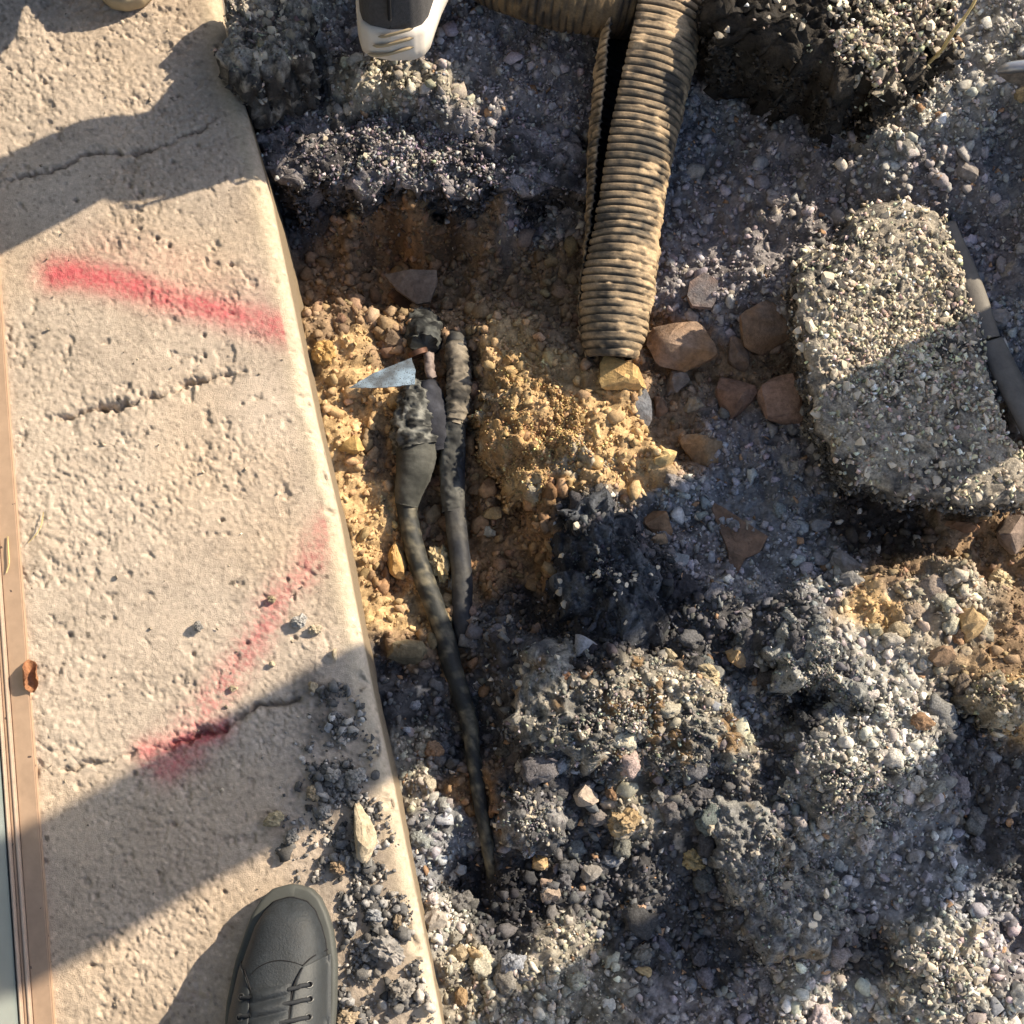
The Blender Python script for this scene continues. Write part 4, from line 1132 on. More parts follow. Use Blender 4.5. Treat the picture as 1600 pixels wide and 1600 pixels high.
# ------------------------------------------------------------------ single rocks
BR, RB, GY_, TN, PK = (.19, .125, .085), (.22, .125, .08), (.16, .155, .155), (.34, .27, .18), (.30, .20, .15)
ROCKS = [
 (1066, 546, 118, 86, -12, .065, (.185, .13, .095), (.21, .12, .06), 'largest brown boulder, tipped with yellow soil, right of the pipe end', 'rock'),
 (1192, 520, 112, 88, 8, .075, (.175, .125, .095), (.20, .115, .06), 'brown boulder tucked against the left edge of the big asphalt slab', 'rock'),
 (1155, 556, 40, 62, 12, .03, (.17, .12, .09), None, 'narrow upright brown stone between the two big boulders', 'rock'),
 (1148, 622, 68, 82, 5, .05, (.20, .12, .085), None, 'reddish brown blocky rock below the narrow upright stone', 'rock'),
 (1222, 625, 84, 88, 0, .06, (.235, .15, .115), None, 'pinkish brown rock half under the slab edge', 'rock'),
 (972, 592, 78, 62, -8, .055, (.42, .285, .12), (.34, .20, .085), 'soil crusted yellow stone right at the mouth of the pipe', 'rock'),
 (1056, 602, 40, 46, 5, .032, (.17, .14, .12), None, 'small greyish stone below the largest boulder', 'rock'),
 (1030, 636, 24, 38, 15, .02, (.20, .12, .075), None, 'small red brown stone right of the slate disc', 'rock'),
 (1082, 633, 34, 24, 20, .02, (.22, .18, .13), None, 'little buff stone between boulder and tile shard', 'rock'),
 (1098, 708, 84, 50, -22, .04, (.22, .13, .06), (.24, .19, .14), 'orange and grey split stone above the tile shard', 'rock'),
 (1038, 718, 44, 38, 0, .035, (.44, .31, .14), None, 'sunlit yellow nugget at the right foot of the soil mound', 'rock'),
 (1032, 818, 56, 44, -25, .035, (.21, .125, .07), None, 'brown wedge shaped stone left of the tile shard', 'rock'),
 (1030, 843, 26, 20, 0, .016, (.19, .13, .08), None, 'small brown chip beneath the wedge shaped stone', 'rock'),
 (946, 772, 20, 28, 0, .02, (.33, .27, .22), None, 'pale egg shaped pebble on top of the black tar lump', 'pebble'),
 (914, 1245, 40, 38, 10, .03, (.33, .27, .22), None, 'round pinkish pebble below the broad asphalt mound', 'pebble'),
 (845, 1347, 30, 30, 10, .025, (.45, .31, .16), None, 'bright yellow nugget at the foot of the rounded asphalt lump', 'pebble'),
 (860, 1397, 34, 26, -6, .022, (.32, .25, .20), None, 'squarish pinkish pebble under the bright yellow nugget', 'pebble'),
 (853, 1380, 22, 18, 20, .014, (.27, .20, .16), None, 'small pink chip touching the squarish pebble', 'pebble'),
 (924, 1365, 36, 30, 10, .02, (.24, .22, .20), None, 'dull grey stone with a pink side in the dark tar crumbs', 'pebble'),
 (975, 1285, 56, 42, 15, .035, (.32, .22, .11), (.22, .17, .11), 'knobbly ochre clod above the dull grey stone', 'clod'),
 (1082, 1345, 44, 36, -10, .028, (.36, .27, .13), None, 'yellowish clod beside the long asphalt chunk', 'clod'),
 (1004, 1418, 18, 12, 10, .01, (.34, .22, .15), None, 'tiny salmon pebble in the black crumbs at bottom centre', 'pebble'),
 (1005, 1518, 26, 20, 0, .014, (.34, .25, .13), None, 'flat yellow pebble under a grey clod at bottom centre', 'pebble'),
 (1002, 1490, 38, 32, 20, .024, (.17, .16, .14), None, 'grey clod resting on the flat yellow pebble', 'clod'),
 (1030, 1245, 26, 28, 15, .022, (.25, .24, .22), None, 'pale rounded stone right of the ochre clod', 'pebble'),
 (950, 1570, 26, 24, 0, .02, (.42, .40, .36), None, 'white pebble at the lower edge of the picture', 'pebble'),
 (720, 1487, 30, 30, 30, .024, (.36, .28, .18), None, 'tan pebble near the kerb, left of its brighter twin', 'pebble'),
 (745, 1488, 32, 24, -10, .02, (.42, .30, .17), None, 'bright orange tan pebble in the grit beside the kerb', 'pebble'),
 (712, 1466, 22, 24, 0, .02, (.27, .25, .21), None, 'round grey green pebble above the tan pebble by the kerb', 'pebble'),
 (683, 1440, 44, 40, -30, .03, (.33, .29, .25), None, 'large pale angular stone against the kerb near the bottom', 'rock'),
 (722, 1560, 22, 34, 0, .02, (.33, .22, .12), None, 'narrow orange pebble standing upright near the bottom edge', 'pebble'),
 (692, 1258, 30, 24, 0, .022, (.27, .27, .26), None, 'smooth grey pebble half buried left of the thin cable', 'pebble'),
 (719, 1358, 22, 22, 0, .016, (.24, .25, .26), None, 'bluish round pebble low in the trench by the kerb', 'pebble'),
 (545, 694, 54, 34, -38, .035, (.42, .27, .10), None, 'yellow stone in the soil between kerb and cable joint', 'rock'),
 (508, 553, 44, 44, 10, .035, (.38, .235, .085), None, 'ochre clod against the kerb above the yellow soil', 'clod'),
 (622, 880, 34, 64, 5, .04, (.36, .21, .075), (.46, .30, .13), 'tall orange stone just left of the bare cable', 'rock'),
 (688, 880, 40, 66, 10, .04, (.33, .26, .15), (.40, .30, .15), 'rough pale clod wedged between the two cables', 'clod'),
 (640, 1022, 72, 44, 0, .035, (.17, .14, .085), None, 'olive brown flat rock on the trench floor left of the cable', 'rock'),
 (708, 910, 18, 34, -20, .016, (.30, .28, .26), None, 'white streaked stone leaning on the thicker cable', 'pebble'),
 (762, 832, 26, 22, 10, .016, (.38, .34, .26), None, 'pale oval pebble in the red soil right of the cables', 'pebble'),
 (747, 1073, 16, 16, 0, .012, (.36, .34, .34), None, 'small white pebble right of the gritty cable bend', 'pebble'),
 (783, 988, 18, 22, 20, .014, (.32, .27, .21), None, 'pinkish pebble on dark crumbs right of the cable', 'pebble'),
 (838, 985, 20, 22, 0, .018, (.24, .15, .10), None, 'brown round pebble at the left foot of the black tar lump', 'pebble'),
 (614, 532, 36, 36, 0, .03, (.15, .105, .07), None, 'round brown stone above the blue plastic shard', 'rock'),
 (770, 803, 38, 24, 12, .022, (.42, .28, .13), None, 'yellow flat stone on the steep soil bank', 'rock'),
 (665, 720, 26, 60, 10, .03, (.26, .25, .22), None, 'grey green stone behind the cable joint', 'rock'),
 (1300, 665, 30, 22, -12, .018, (.46, .40, .30), None, 'whitest oval stone set in the lower left of the big slab', 'pebble'),
 (1512, 975, 46, 60, -25, .045, (.30, .21, .11), (.38, .27, .14), 'sharp tan rock standing in the rubble at the right', 'rock'),
 (1565, 910, 46, 36, -25, .03, (.40, .33, .21), None, 'sunlit cream clod near the right edge', 'clod'),
 (1470, 1025, 50, 34, 10, .03, (.20, .13, .08), None, 'rounded brown stone below the sharp tan rock', 'rock'),
 (1365, 985, 26, 24, 0, .022, (.38, .33, .22), None, 'small cream pyramid stone right of the dark tar clod', 'pebble'),
 (1580, 835, 60, 70, 0, .045, (.16, .12, .10), None, 'dull mauve brown rock at the right edge under the slab', 'rock'),
 (1500, 820, 62, 26, -14, .025, (.20, .11, .06), None, 'dark rust stone in the brown soil under the slab', 'rock'),
 (1592, 1560, 30, 50, 0, .03, (.42, .41, .38), None, 'white blocky stone cut off by the bottom right corner', 'rock'),
 (1345, 1295, 24, 22, 0, .02, (.33, .32, .30), None, 'round pale pebble at the lower rim of the sunlit pale clod', 'pebble'),
 (1150, 1027, 40, 36, 0, .03, (.24, .16, .09), (.34, .24, .12), 'brown stone with a bright side right of the broad mound', 'rock'),
 (1105, 1055, 46, 34, -15, .03, (.33, .27, .17), None, 'cream clod at the top rim of the broad mound', 'clod'),
 (1042, 1024, 30, 22, -20, .02, (.40, .33, .22), None, 'cream pebble perched highest on the broad mound', 'pebble'),
 (1280, 820, 34, 26, -10, .022, (.20, .20, .21), None, 'grey stone in the gravel under the slab corner', 'rock'),
 (1322, 878, 60, 44, -40, .03, (.165, .165, .175), None, 'grey flat chunk left of the dark brown soil patch', 'rock'),
 (1330, 910, 54, 30, -20, .024, (.175, .175, .18), None, 'grey flat chunk just below its larger twin', 'rock'),
 (1210, 315, 32, 22, 0, .02, (.21, .19, .19), None, 'mauve oval stone in the shaded gravel left of the slab', 'pebble'),
 (1352, 178, 18, 20, 0, .016, (.30, .26, .21), None, 'pale pebble in the shade under the upturned slab', 'pebble'),
 (1400, 138, 36, 32, 15, .03, (.33, .20, .095), None, 'orange stone at the tip of the upturned slab', 'rock'),
 (1595, 148, 24, 30, 0, .025, (.46, .35, .2), None, 'cream stone under the steel blade at the right edge', 'rock'),
 (1510, 270, 34, 40, 10, .03, (.19, .17, .16), None, 'dark round stone on the gravel right of the slab top', 'rock'),
 (1560, 500, 40, 36, 20, .028, (.20, .185, .175), None, 'grey boulder right of the dark conduit', 'rock'),
 (1590, 655, 40, 50, 0, .03, (.19, .18, .18), None, 'grey stone at the right edge above the slab corner', 'rock'),
]
for (x, y, a, b, rt, h, c, c2_, lab, cat) in ROCKS:
    rock(x, y, a, b, rt, h, c, lab, cat, name='boulder' if max(a, b) > 80 else ('pebble' if cat == 'pebble' else ('clod' if cat == 'clod' else 'rock')), col2=c2_,
         n=16 if cat != 'clod' else 20, rough=.05 if cat != 'clod' else .2, sub=2)

# debris on the pavement
PAVE = [
 (568, 1300, 44, 96, 8, .035, (.34, .28, .20), (.26, .2, .13), 'largest pale stone lying along the kerb edge', 'rock'),
 (490, 1072, 14, 22, 0, .012, (.34, .27, .18), None, 'small tan stone at the head of the tar crumbs on the kerb', 'pebble'),
 (515, 1137, 17, 16, 0, .014, (.30, .30, .31), None, 'round light grey pebble among tar crumbs on the kerb', 'pebble'),
 (311, 980, 13, 19, 15, .012, (.21, .20, .19), None, 'lone grey crumb with a long shadow on the bare pavement', 'crumb'),
 (469, 972, 28, 24, 20, .016, (.24, .23, .22), (.14, .14, .14), 'ragged grey crumb on the sunlit pavement above the shadow line', 'crumb'),
 (492, 985, 22, 18, -10, .010, (.30, .25, .18), None, 'flat tan crumb beside the ragged grey crumb', 'crumb'),
 (426, 936, 14, 12, 0, .010, (.40, .32, .2), None, 'tiny cream pebble on the red paint stroke', 'pebble'),
 (426, 1038, 12, 10, 0, .009, (.40, .34, .24), None, 'tiny cream pebble under the red paint stroke', 'pebble'),
 (524, 1022, 10, 20, 5, .012, (.36, .29, .2), None, 'upright buff chip at the shadow edge near the kerb', 'pebble'),
 (366, 1076, 12, 10, 0, .008, (.42, .34, .23), None, 'cream grain on the pavement beside the faint red spray', 'pebble'),
 (522, 1212, 28, 24, 0, .02, (.22, .205, .19), None, 'grey clod at the upper end of the kerb debris', 'clod'),
 (556, 1215, 34, 28, 10, .022, (.20, .19, .18), None, 'second grey clod close to the sunlit kerb nose', 'clod'),
 (490, 1240, 22, 26, 0, .018, (.29, .22, .14), None, 'orange grey clod left of the pale stone', 'clod'),
 (458, 1308, 22, 26, -20, .02, (.15, .145, .14), None, 'dark ragged lump on the sunlit patch left of the debris', 'clod'),
 (430, 1280, 40, 24, 20, .016, (.36, .29, .18), None, 'sandy clod on the sunlit patch above the leather shoe', 'clod'),
 (508, 1268, 24, 22, 0, .018, (.25, .235, .22), None, 'light grey crumb touching the pale stone', 'clod'),
 (575, 1345, 20, 26, 0, .018, (.28, .27, .25), None, 'chalky pebble at the foot of the largest pale stone', 'pebble'),
 (586, 1322, 14, 20, 0, .014, (.24, .23, .24), None, 'mauve pebble right of the largest pale stone', 'pebble'),
 (605, 1482, 62, 44, -20, .03, (.24, .22, .205), (.13, .125, .12), 'broad grey clod spilling over the kerb near the bottom', 'clod'),
 (630, 1545, 44, 36, 10, .028, (.22, .20, .18), None, 'ragged clod on the kerb nose lowest in view', 'clod'),
 (622, 1440, 16, 26, 0, .016, (.20, .15, .10), None, 'thin brown crumb on the sunlit kerb nose', 'crumb'),
 (552, 1450, 12, 26, 0, .012, (.30, .30, .30), None, 'thin pale chip beside the leather shoe', 'pebble'),
 (530, 1355, 30, 24, 15, .02, (.27, .19, .12), None, 'reddish clod just right of the shoe toe', 'clod'),
 (545, 1590, 42, 26, 0, .014, (.36, .28, .19), None, 'sandy clod right of the shoe at the bottom edge', 'clod'),
 (585, 1430, 30, 22, 0, .018, (.26, .27, .29), None, 'bluish grey clod amid the tar crumbs by the shoe', 'clod'),
]
for (x, y, a, b, rt, h, c, c2_, lab, cat) in PAVE:
    rock(x, y, a, b, rt, h, c, lab, cat, name=cat if cat != 'rock' else 'rock', col2=c2_, on_pave=True, sink=.15, n=18 if cat in ('clod', 'crumb') else 14, rough=.22 if cat in ('clod', 'crumb') else .06)

def pave_crumbs():
    r = np.random.default_rng(33)
    line = pline([(508, 1075), (520, 1130), (530, 1200), (545, 1290), (560, 1380), (575, 1440), (590, 1520), (610, 1600), (620, 1680)])
    n = 7600
    t = r.uniform(0, len(line) - 1.001, n); i = t.astype(int); f = (t - i)[:, None]
    p = line[i] * (1 - f) + line[i + 1] * f
    wd = .010 + .020 * np.clip(t / 4, 0, 1)
    p = p + r.normal(0, 1, (n, 2)) * wd[:, None] * np.array([1, .4])
    dens = fbm(p * 45, 3, 301)
    ok = (p[:, 0] < edge_x(p[:, 1]) - .006) & (r.random(n) < np.clip(.55 + 1.1 * dens, .02, 1))
    # keep clear of the shoe
    s0, s1 = W(350, 1380), W(528, 1700)
    ok &= ~((p[:, 0] > s0.x) & (p[:, 0] < s1.x - .004) & (p[:, 1] < s0.y + .002))
    p = p[ok]
    s = np.clip(r.lognormal(math.log(.0020), .52, len(p)), .0009, .008)
    c = np.array([.13, .125, .122]) * np.exp(r.normal(0, .5, (len(p), 1)))
    pale = r.random(len(p)) < .25
    c[pale] = np.array([.34, .31, .28]) * np.exp(r.normal(0, .25, (pale.sum(), 1)))
    heap('tar_crumbs', 'black and grey tar crumbs strewn along the kerb top', CRUMB + MID, np.column_stack([p, s * .55]), s, c, M['gravel'], r)
    q = np.stack([r.uniform(-.55, .0, 420), r.uniform(-.25, 1.1, 420)], 1)
    q = q[q[:, 0] < edge_x(q[:, 1]) - .02]
    s = np.clip(r.lognormal(math.log(.0013), .4, len(q)), .0007, .003)
    heap('grit', 'sparse grit lying on the bare pavement', SMALL, np.column_stack([q, s * .6]), s, np.array([.3, .25, .19]) * np.exp(r.normal(0, .45, (len(q), 1))), M['gravel'], r)
pave_crumbs()

# ------------------------------------------------------------------ people
M['skin'] = mat('skin', (.50, .31, .22), rough=.55, var=.06, vscale=30, bump=.1)
M['hair'] = mat('dark_hair', (.03, .022, .017), rough=.6, var=.3, vscale=200, bump=.5)
M['leather'] = mat('dark_leather', (.018, .022, .027), rough=.6, var=.32, vscale=90, bump=.7, bscale=420, bdist=.0012, spec=.5)
M['leather_panel'] = mat('dark_leather_panel', (.028, .032, .036), rough=.55, var=.14, vscale=60, bump=.5, bscale=420, bdist=.0012, spec=.5)
M['rand'] = mat('grey_rubber_rand', (.066, .069, .064), rough=.6, var=.12, vscale=50, bump=.1)
M['thread'] = mat('black_thread', (.008, .008, .010), rough=.8, var=.1, bump=0)
M['lace'] = mat('dark_lace', (.022, .024, .028), rough=.8, var=.2, vscale=400, bump=.6, bscale=1400, bdist=.0006)
M['eyelet'] = mat('dark_metal_eyelet', (.12, .12, .12), rough=.4, metal=.7, var=.05, bump=0)
M['white_sole'] = mat('off_white_foam_sole', (.60, .55, .49), rough=.6, var=.10, vscale=40, bump=.1)
M['knit'] = mat('dark_grey_knit', (.062, .060, .062), rough=.85, var=.25, vscale=300, bump=.7, bscale=900, bdist=.001)
M['suede'] = mat('beige_suede', (.38, .30, .19), rough=.85, var=.12, vscale=60, bump=.2)
M['denim'] = mat('dark_denim', (.03, .038, .06), rough=.9, var=.2, vscale=250, bump=.3)
M['work'] = mat('grey_work_trousers', (.06, .06, .055), rough=.9, var=.2, vscale=200, bump=.3)
M['jacket'] = mat('navy_jacket', (.03, .035, .055), rough=.85, var=.15, vscale=120, bump=.2)
M['vest'] = mat('orange_work_jacket', (.60, .16, .03), rough=.8, var=.1, vscale=120, bump=.2)

def skin_mesh(name, verts, edges, m, parent, subdiv=1, root=0):
    me = bpy.data.meshes.new(name)
    me.from_pydata([v[:3] for v in verts], edges, [])
    me.materials.append(m)
    o = bpy.data.objects.new(name, me)
    C.objects.link(o)
    o.parent = parent
    md = o.modifiers.new('grow', 'SKIN')
    for i, v in enumerate(verts):
        d = me.skin_vertices[0].data[i]
        r = v[3]
        d.radius = r if isinstance(r, tuple) else (r, r)
        d.use_root = (i == root)
    md.use_smooth_shade = True
    o.modifiers.new('soft', 'SUBSURF').levels = subdiv
    o.modifiers['soft'].render_levels = subdiv
    return o

def person(label, ank_l, ank_r, hip, yaw, m_leg, m_top, hunch=.0, arms='down', legr=(.062, .066, .085), base_z=0., hipw=.095, pelvis=.145):
    """a standing person; ankles are world points, hip is the pelvis point, yaw the facing (0 = +Y)"""
    base = Vector(((ank_l[0] + ank_r[0]) / 2, (ank_l[1] + ank_r[1]) / 2, base_z))
    root = empty('person', base, label, 'person')
    f = Vector((-math.sin(yaw), math.cos(yaw), 0)); r = Vector((math.cos(yaw), math.sin(yaw), 0)); u = Vector((0, 0, 1))
    H = Vector(hip)
    def L(v): return tuple(Vector(v) - base)
    al, ar = Vector(ank_l), Vector(ank_r)
    hl, hr = H - r * hipw, H + r * hipw
    kl = (al + hl) / 2 + f * .05 + u * .01
    kr = (ar + hr) / 2 + f * .05 + u * .01
    waist = H + u * .20 + f * hunch * .12
    chest = H + u * .40 + f * hunch * .30
    neck = H + u * .57 + f * hunch * .55
    head = neck + u * .14 + f * (.04 + hunch * .25)
    sl, sr = neck - u * .05 - r * .19, neck - u * .05 + r * .19
    if arms == 'phone':
        cp = Vector((0, -.10, 1.44))
        wl, wr = cp - r * .10, cp + r * .10
        el, er = wl - u * .20 - f * .14 - r * .12, wr - u * .20 - f * .14 + r * .12
    elif arms == 'bent':
        el, er = sl - u * .27 - f * .02, sr - u * .27 - f * .02
        wl, wr = el + f * .22 + u * .04 + r * .05, er + f * .22 + u * .04 - r * .05
    else:
        el, er = sl - u * .29 - r * .06 - f * .02, sr - u * .29 + r * .06 - f * .02
        wl, wr = el - u * .25 + f * .06, er - u * .25 + f * .06
    # the body: head to hands to ankles in one skin
    V = [(*L(H), (.13, .10)), (*L(waist), (.125, .095)), (*L(chest), (.145, .105)), (*L(neck), .055), (*L(head - u * .02), (.075, .085)), (*L(head + u * .09), (.07, .08))]
    E = [(0, 1), (1, 2), (2, 3), (3, 4), (4, 5)]
    def chain(start, items):
        k = start
        for p_, rad in items:
            V.append((*L(p_), rad)); E.append((k, len(V) - 1)); k = len(V) - 1
        return k
    chain(4, [(head + f * .085 - u * .0, .016), (head + f * .105 - u * .012, .010)])
    for sg, h_, k_, a_, s_, e_, w_ in ((-1, hl, kl, al, sl, el, wl), (1, hr, kr, ar, sr, er, wr)):
        chain(0, [(h_, .075), (k_, .050), (a_, .036)])
        hand = w_ + (w_ - e_).normalized() * .08
        wi = chain(2, [(s_, .058), (e_, .042), (w_, .028), (hand, (.034, .016))])
        d = (w_ - e_).normalized(); side = d.cross(u); side = side.normalized() if side.length > .1 else r
        curl = f * .012 - u * .012
        for q, ln in ((-.026, .066), (-.009, .078), (.009, .082), (.026, .072)):
            chain(wi, [(hand + side * q + d * .018, .0085), (hand + side * q + d * ln * .6 + curl, .008), (hand + side * q + d * ln + curl * 2.4, .007)])
        chain(wi - 0, [(hand + side * (-sg) * .040 - d * .03, .010), (hand + side * (-sg) * .058 + d * .005 + curl, .009)])
    skin_mesh('body', V, E, M['skin'], root)
    for sg, h_, k_, a_ in ((-1, hl, kl, al), (1, hr, kr, ar)):
        pass
    T = [(*L(H + u * .06), (pelvis, pelvis * .8)), (*L(H - u * .04), (pelvis * 1.03, pelvis * .82))]
    TE = [(0, 1)]
    for h_, k_, a_ in ((hl, kl, al), (hr, kr, ar)):
        n0 = len(T)
        T += [(*L(h_ - u * .10), legr[2]), (*L(k_), legr[1]), (*L((k_ + a_) / 2), legr[1] * .98), (*L(a_ + u * .02), legr[0])]
        TE += [(1, n0), (n0, n0 + 1), (n0 + 1, n0 + 2), (n0 + 2, n0 + 3)]
    skin_mesh('trousers', T, TE, m_leg, root)
    J = [(*L(H + u * .02), (.155, .125)), (*L(waist), (.15, .12)), (*L(chest), (.17, .13)), (*L(neck - u * .035), .075)]
    JE = [(0, 1), (1, 2), (2, 3)]
    for s_, e_, w_ in ((sl, el, wl), (sr, er, wr)):
        n0 = len(J)
        J += [(*L(s_), .075), (*L(e_), .056), (*L(w_ - (w_ - e_).normalized() * .02), .042)]
        JE += [(2, n0), (n0, n0 + 1), (n0 + 1, n0 + 2)]
    skin_mesh('jacket', J, JE, m_top, root)
    bm = bmesh.new()
    bmesh.ops.create_icosphere(bm, subdivisions=3, radius=1)
    hc = head + u * .045 - f * .012
    bmesh.ops.delete(bm, geom=[q for q in bm.verts if (Vector((0, 1, 0)).dot(q.co) > .35 and q.co.z < .45) or q.co.z < -.45], context='VERTS')
    for q in bm.verts:
        a = Vector((q.co.x * .086, q.co.y * .104, q.co.z * .112)) * (1 + .03 * random.random())
        q.co = Vector(L(hc)) + r * a.x + f * a.y + u * a.z
    me = bpy.data.meshes.new('hair'); bm.to_mesh(me); bm.free()
    ho = link_mesh('hair', me, M['hair'], root)
    ho.modifiers.new('thick', 'SOLIDIFY').thickness = .008
    return root

# outline of a right-footed shoe: distance from the toe tip, extent to left and right of its axis (metres)
OUT_D = np.array([0, .004, .013, .029, .045, .075, .115, .145, .18, .215, .245, .268, .282, .290, .294])
OUT_L = np.array([-.004, .012, .0225, .0325, .038, .0475, .0545, .0555, .051, .045, .0405, .036, .031, .021, 0])
OUT_R = np.array([.010, .026, .036, .044, .0495, .0545, .0550, .0535, .047, .041, .038, .036, .031, .021, 0])

def shoe_outline(inset=0., n=64, d=None):
    dd = np.linspace(0, 1, n) ** 1.0
    s = .147 - .147 * np.cos(np.pi * dd)
    l = np.interp(s, OUT_D, OUT_L); r = np.interp(s, OUT_D, OUT_R)
    return s, l, r

def loft(name, rings, m, parent, close=False):
    n, k, _ = rings.shape
    f = grid_faces(n, k, close)
    return np_mesh(name, rings.reshape(-1, 3), f, m, parent)

def shoe(root, toe, yaw, m_up, m_sole, sole_h=.026, rand=.008, toe_rand=.013, mirror=False, scale=1., pitch=0., hfun=None, cover=None, zbase=0.):
    """builds a shoe under the person; toe = world point of the toe tip, yaw = direction the toe points (0 = +Y)"""
    sg = -1 if mirror else 1
    ca, sa = math.cos(yaw), math.sin(yaw)
    tz = Vector(toe)
    hold = bpy.data.objects.new('shoe', None)
    def place(p):
        x = p[..., 0] * sg * scale; d = p[..., 1] * scale; z = p[..., 2] * scale
        zz = z + d * math.sin(pitch); dd = d * math.cos(pitch) - z * math.sin(pitch)
        X = x * ca + dd * sa; Y = x * sa - dd * ca
        return np.stack([X + tz.x - root.location.x, Y + tz.y - root.location.y, zz + tz.z - root.location.z], -1)
    s, l, r = shoe_outline()
    h = np.interp(s, [0, .02, .06, .11, .16, .2, .26, .294], [.020, .034, .046, .060, .082, .092, .092, .075]) if hfun is None else hfun(s)
    ins = np.interp(s, [0, .03, .08, .29], [toe_rand, toe_rand * .8, rand, rand])
    # upper
    k = 41
    a = np.linspace(0, np.pi, k)
    c = (r - l) / 2; wd = np.maximum((l + r) / 2 * (1 - rand / .055), .0005)
    X = c[:, None] + wd[:, None] * np.sign(np.cos(a)) * np.abs(np.cos(a))[None, :] ** .8
    Z = sole_h - .004 + (h[:, None]) * np.sin(a)[None, :] ** .62 * np.clip(wd / .03, 0, 1)[:, None] ** .55
    sd = toe_rand + s * (1 - (toe_rand + rand) / .294)
    D = np.repeat(sd[:, None], k, 1)
    up = np.stack([X, D, Z], -1)
    P = place(up)
    upper = loft('shoe', P, m_up, root)
    if mirror:
        upper.data.flip_normals()
    # sole with rounded rim, wrapped round the outline
    pts = np.concatenate([np.stack([r, s], 1), np.stack([-l, s], 1)[::-1][1:-1]])
    n = len(pts)
    ctr = np.array([0, .147])
    pts = np.stack([pts[:, 0], pts[:, 1]], 1)
    tan = np.roll(pts, -1, 0) - np.roll(pts, 1, 0)
    nr = np.stack([tan[:, 1], -tan[:, 0]], 1); nr /= np.linalg.norm(nr, axis=1)[:, None] + 1e-9
    if (nr * (pts - ctr)).sum() < 0: nr = -nr
    pin = np.concatenate([ins, ins[::-1][1:-1]]) + .004
    rings = []
    for off, z in ((-.004, 0), (-.001, .002), (0, sole_h * .35), (0, sole_h * .8), (-.0015, sole_h * .97), (-.004, sole_h), (None, sole_h - .0005)):
        q = pts + nr * off if off is not None else pts - nr * pin[:, None]
        rings.append(np.column_stack([q, np.full(n, z)]))
    so = loft('sole', place(np.stack(rings)), m_sole, upper, True)
    def top(x, d):
        """height of the upper above offset x at distance d from the toe"""
        i = np.interp(d, sd, np.arange(len(sd)))
        cc = np.interp(d, sd, c); w_ = np.interp(d, sd, wd); hh = np.interp(d, sd, h)
        q = np.clip(np.abs((x - cc) / w_), 0, .999) ** (1 / .8)
        return sole_h - .004 + hh * np.sqrt(1 - q * q) ** .62
    return upper, place, top, (sd, c, wd)

def drape(name, pts, rad, m, parent, place, top, lift=.0006, seg=8):
    p = np.array([[x, d, top(x, d) + lift] for x, d in pts])
    v, f, _, _ = sweep(place(p), [rad] * len(p), seg=seg, step=.0012)
    return np_mesh(name, v, f, m, parent)

# --- the photographer: the dark leather shoe
toe = W(448, 1381, 0.012)
toe.z = .001
me_p = person('person taking the photograph, in a dark grey leather lace-up shoe, bottom left', (toe.x - .005, toe.y - .255, .10), (toe.x + .24, toe.y - .30, .10), (toe.x + .14, toe.y - .40, .92), 0., M['denim'], M['jacket'], hunch=.12, arms='phone')
sh, plc, top, prof = shoe(me_p, toe, R(0), M['leather'], M['rand'], mirror=False)
def panel(pts_in, pts_out, name):
    """a leather panel lying a little proud of the upper"""
    a, b = np.array(pts_in), np.array(pts_out)
    t = np.linspace(0, 1, 40); u = np.linspace(0, 1, 14)
    A = np.stack([np.interp(t, np.linspace(0, 1, len(a)), a[:, k]) for k in (0, 1)], 1)
    B = np.stack([np.interp(t, np.linspace(0, 1, len(b)), b[:, k]) for k in (0, 1)], 1)
    q = A[:, None] * (1 - u)[None, :, None] + B[:, None] * u[None, :, None]
    z = top(q[..., 0], q[..., 1]) + .0016
    o = loft(name, plc(np.concatenate([q, z[..., None]], -1)), M['leather_panel'], sh)
    md = o.modifiers.new('thick', 'SOLIDIFY'); md.thickness = .0018; md.offset = 0
    return o
def spx(px, py):
    """photograph position on the shoe to (offset, distance) on its pattern"""
    z = .05
    p = W(px, py, z)
    return (p.x - toe.x, toe.y - p.y)
panel([spx(477, 1508), spx(468, 1530), spx(463, 1560), spx(460, 1600), spx(458, 1680)], [spx(513, 1492), spx(514, 1520), spx(514, 1560), spx(514, 1600), spx(512, 1680)], 'quarter')
panel([spx(374, 1506), spx(386, 1520), spx(398, 1546), spx(400, 1600), spx(400, 1680)], [spx(366, 1512), spx(362, 1530), spx(358, 1560), spx(356, 1600), spx(358, 1680)], 'quarter')
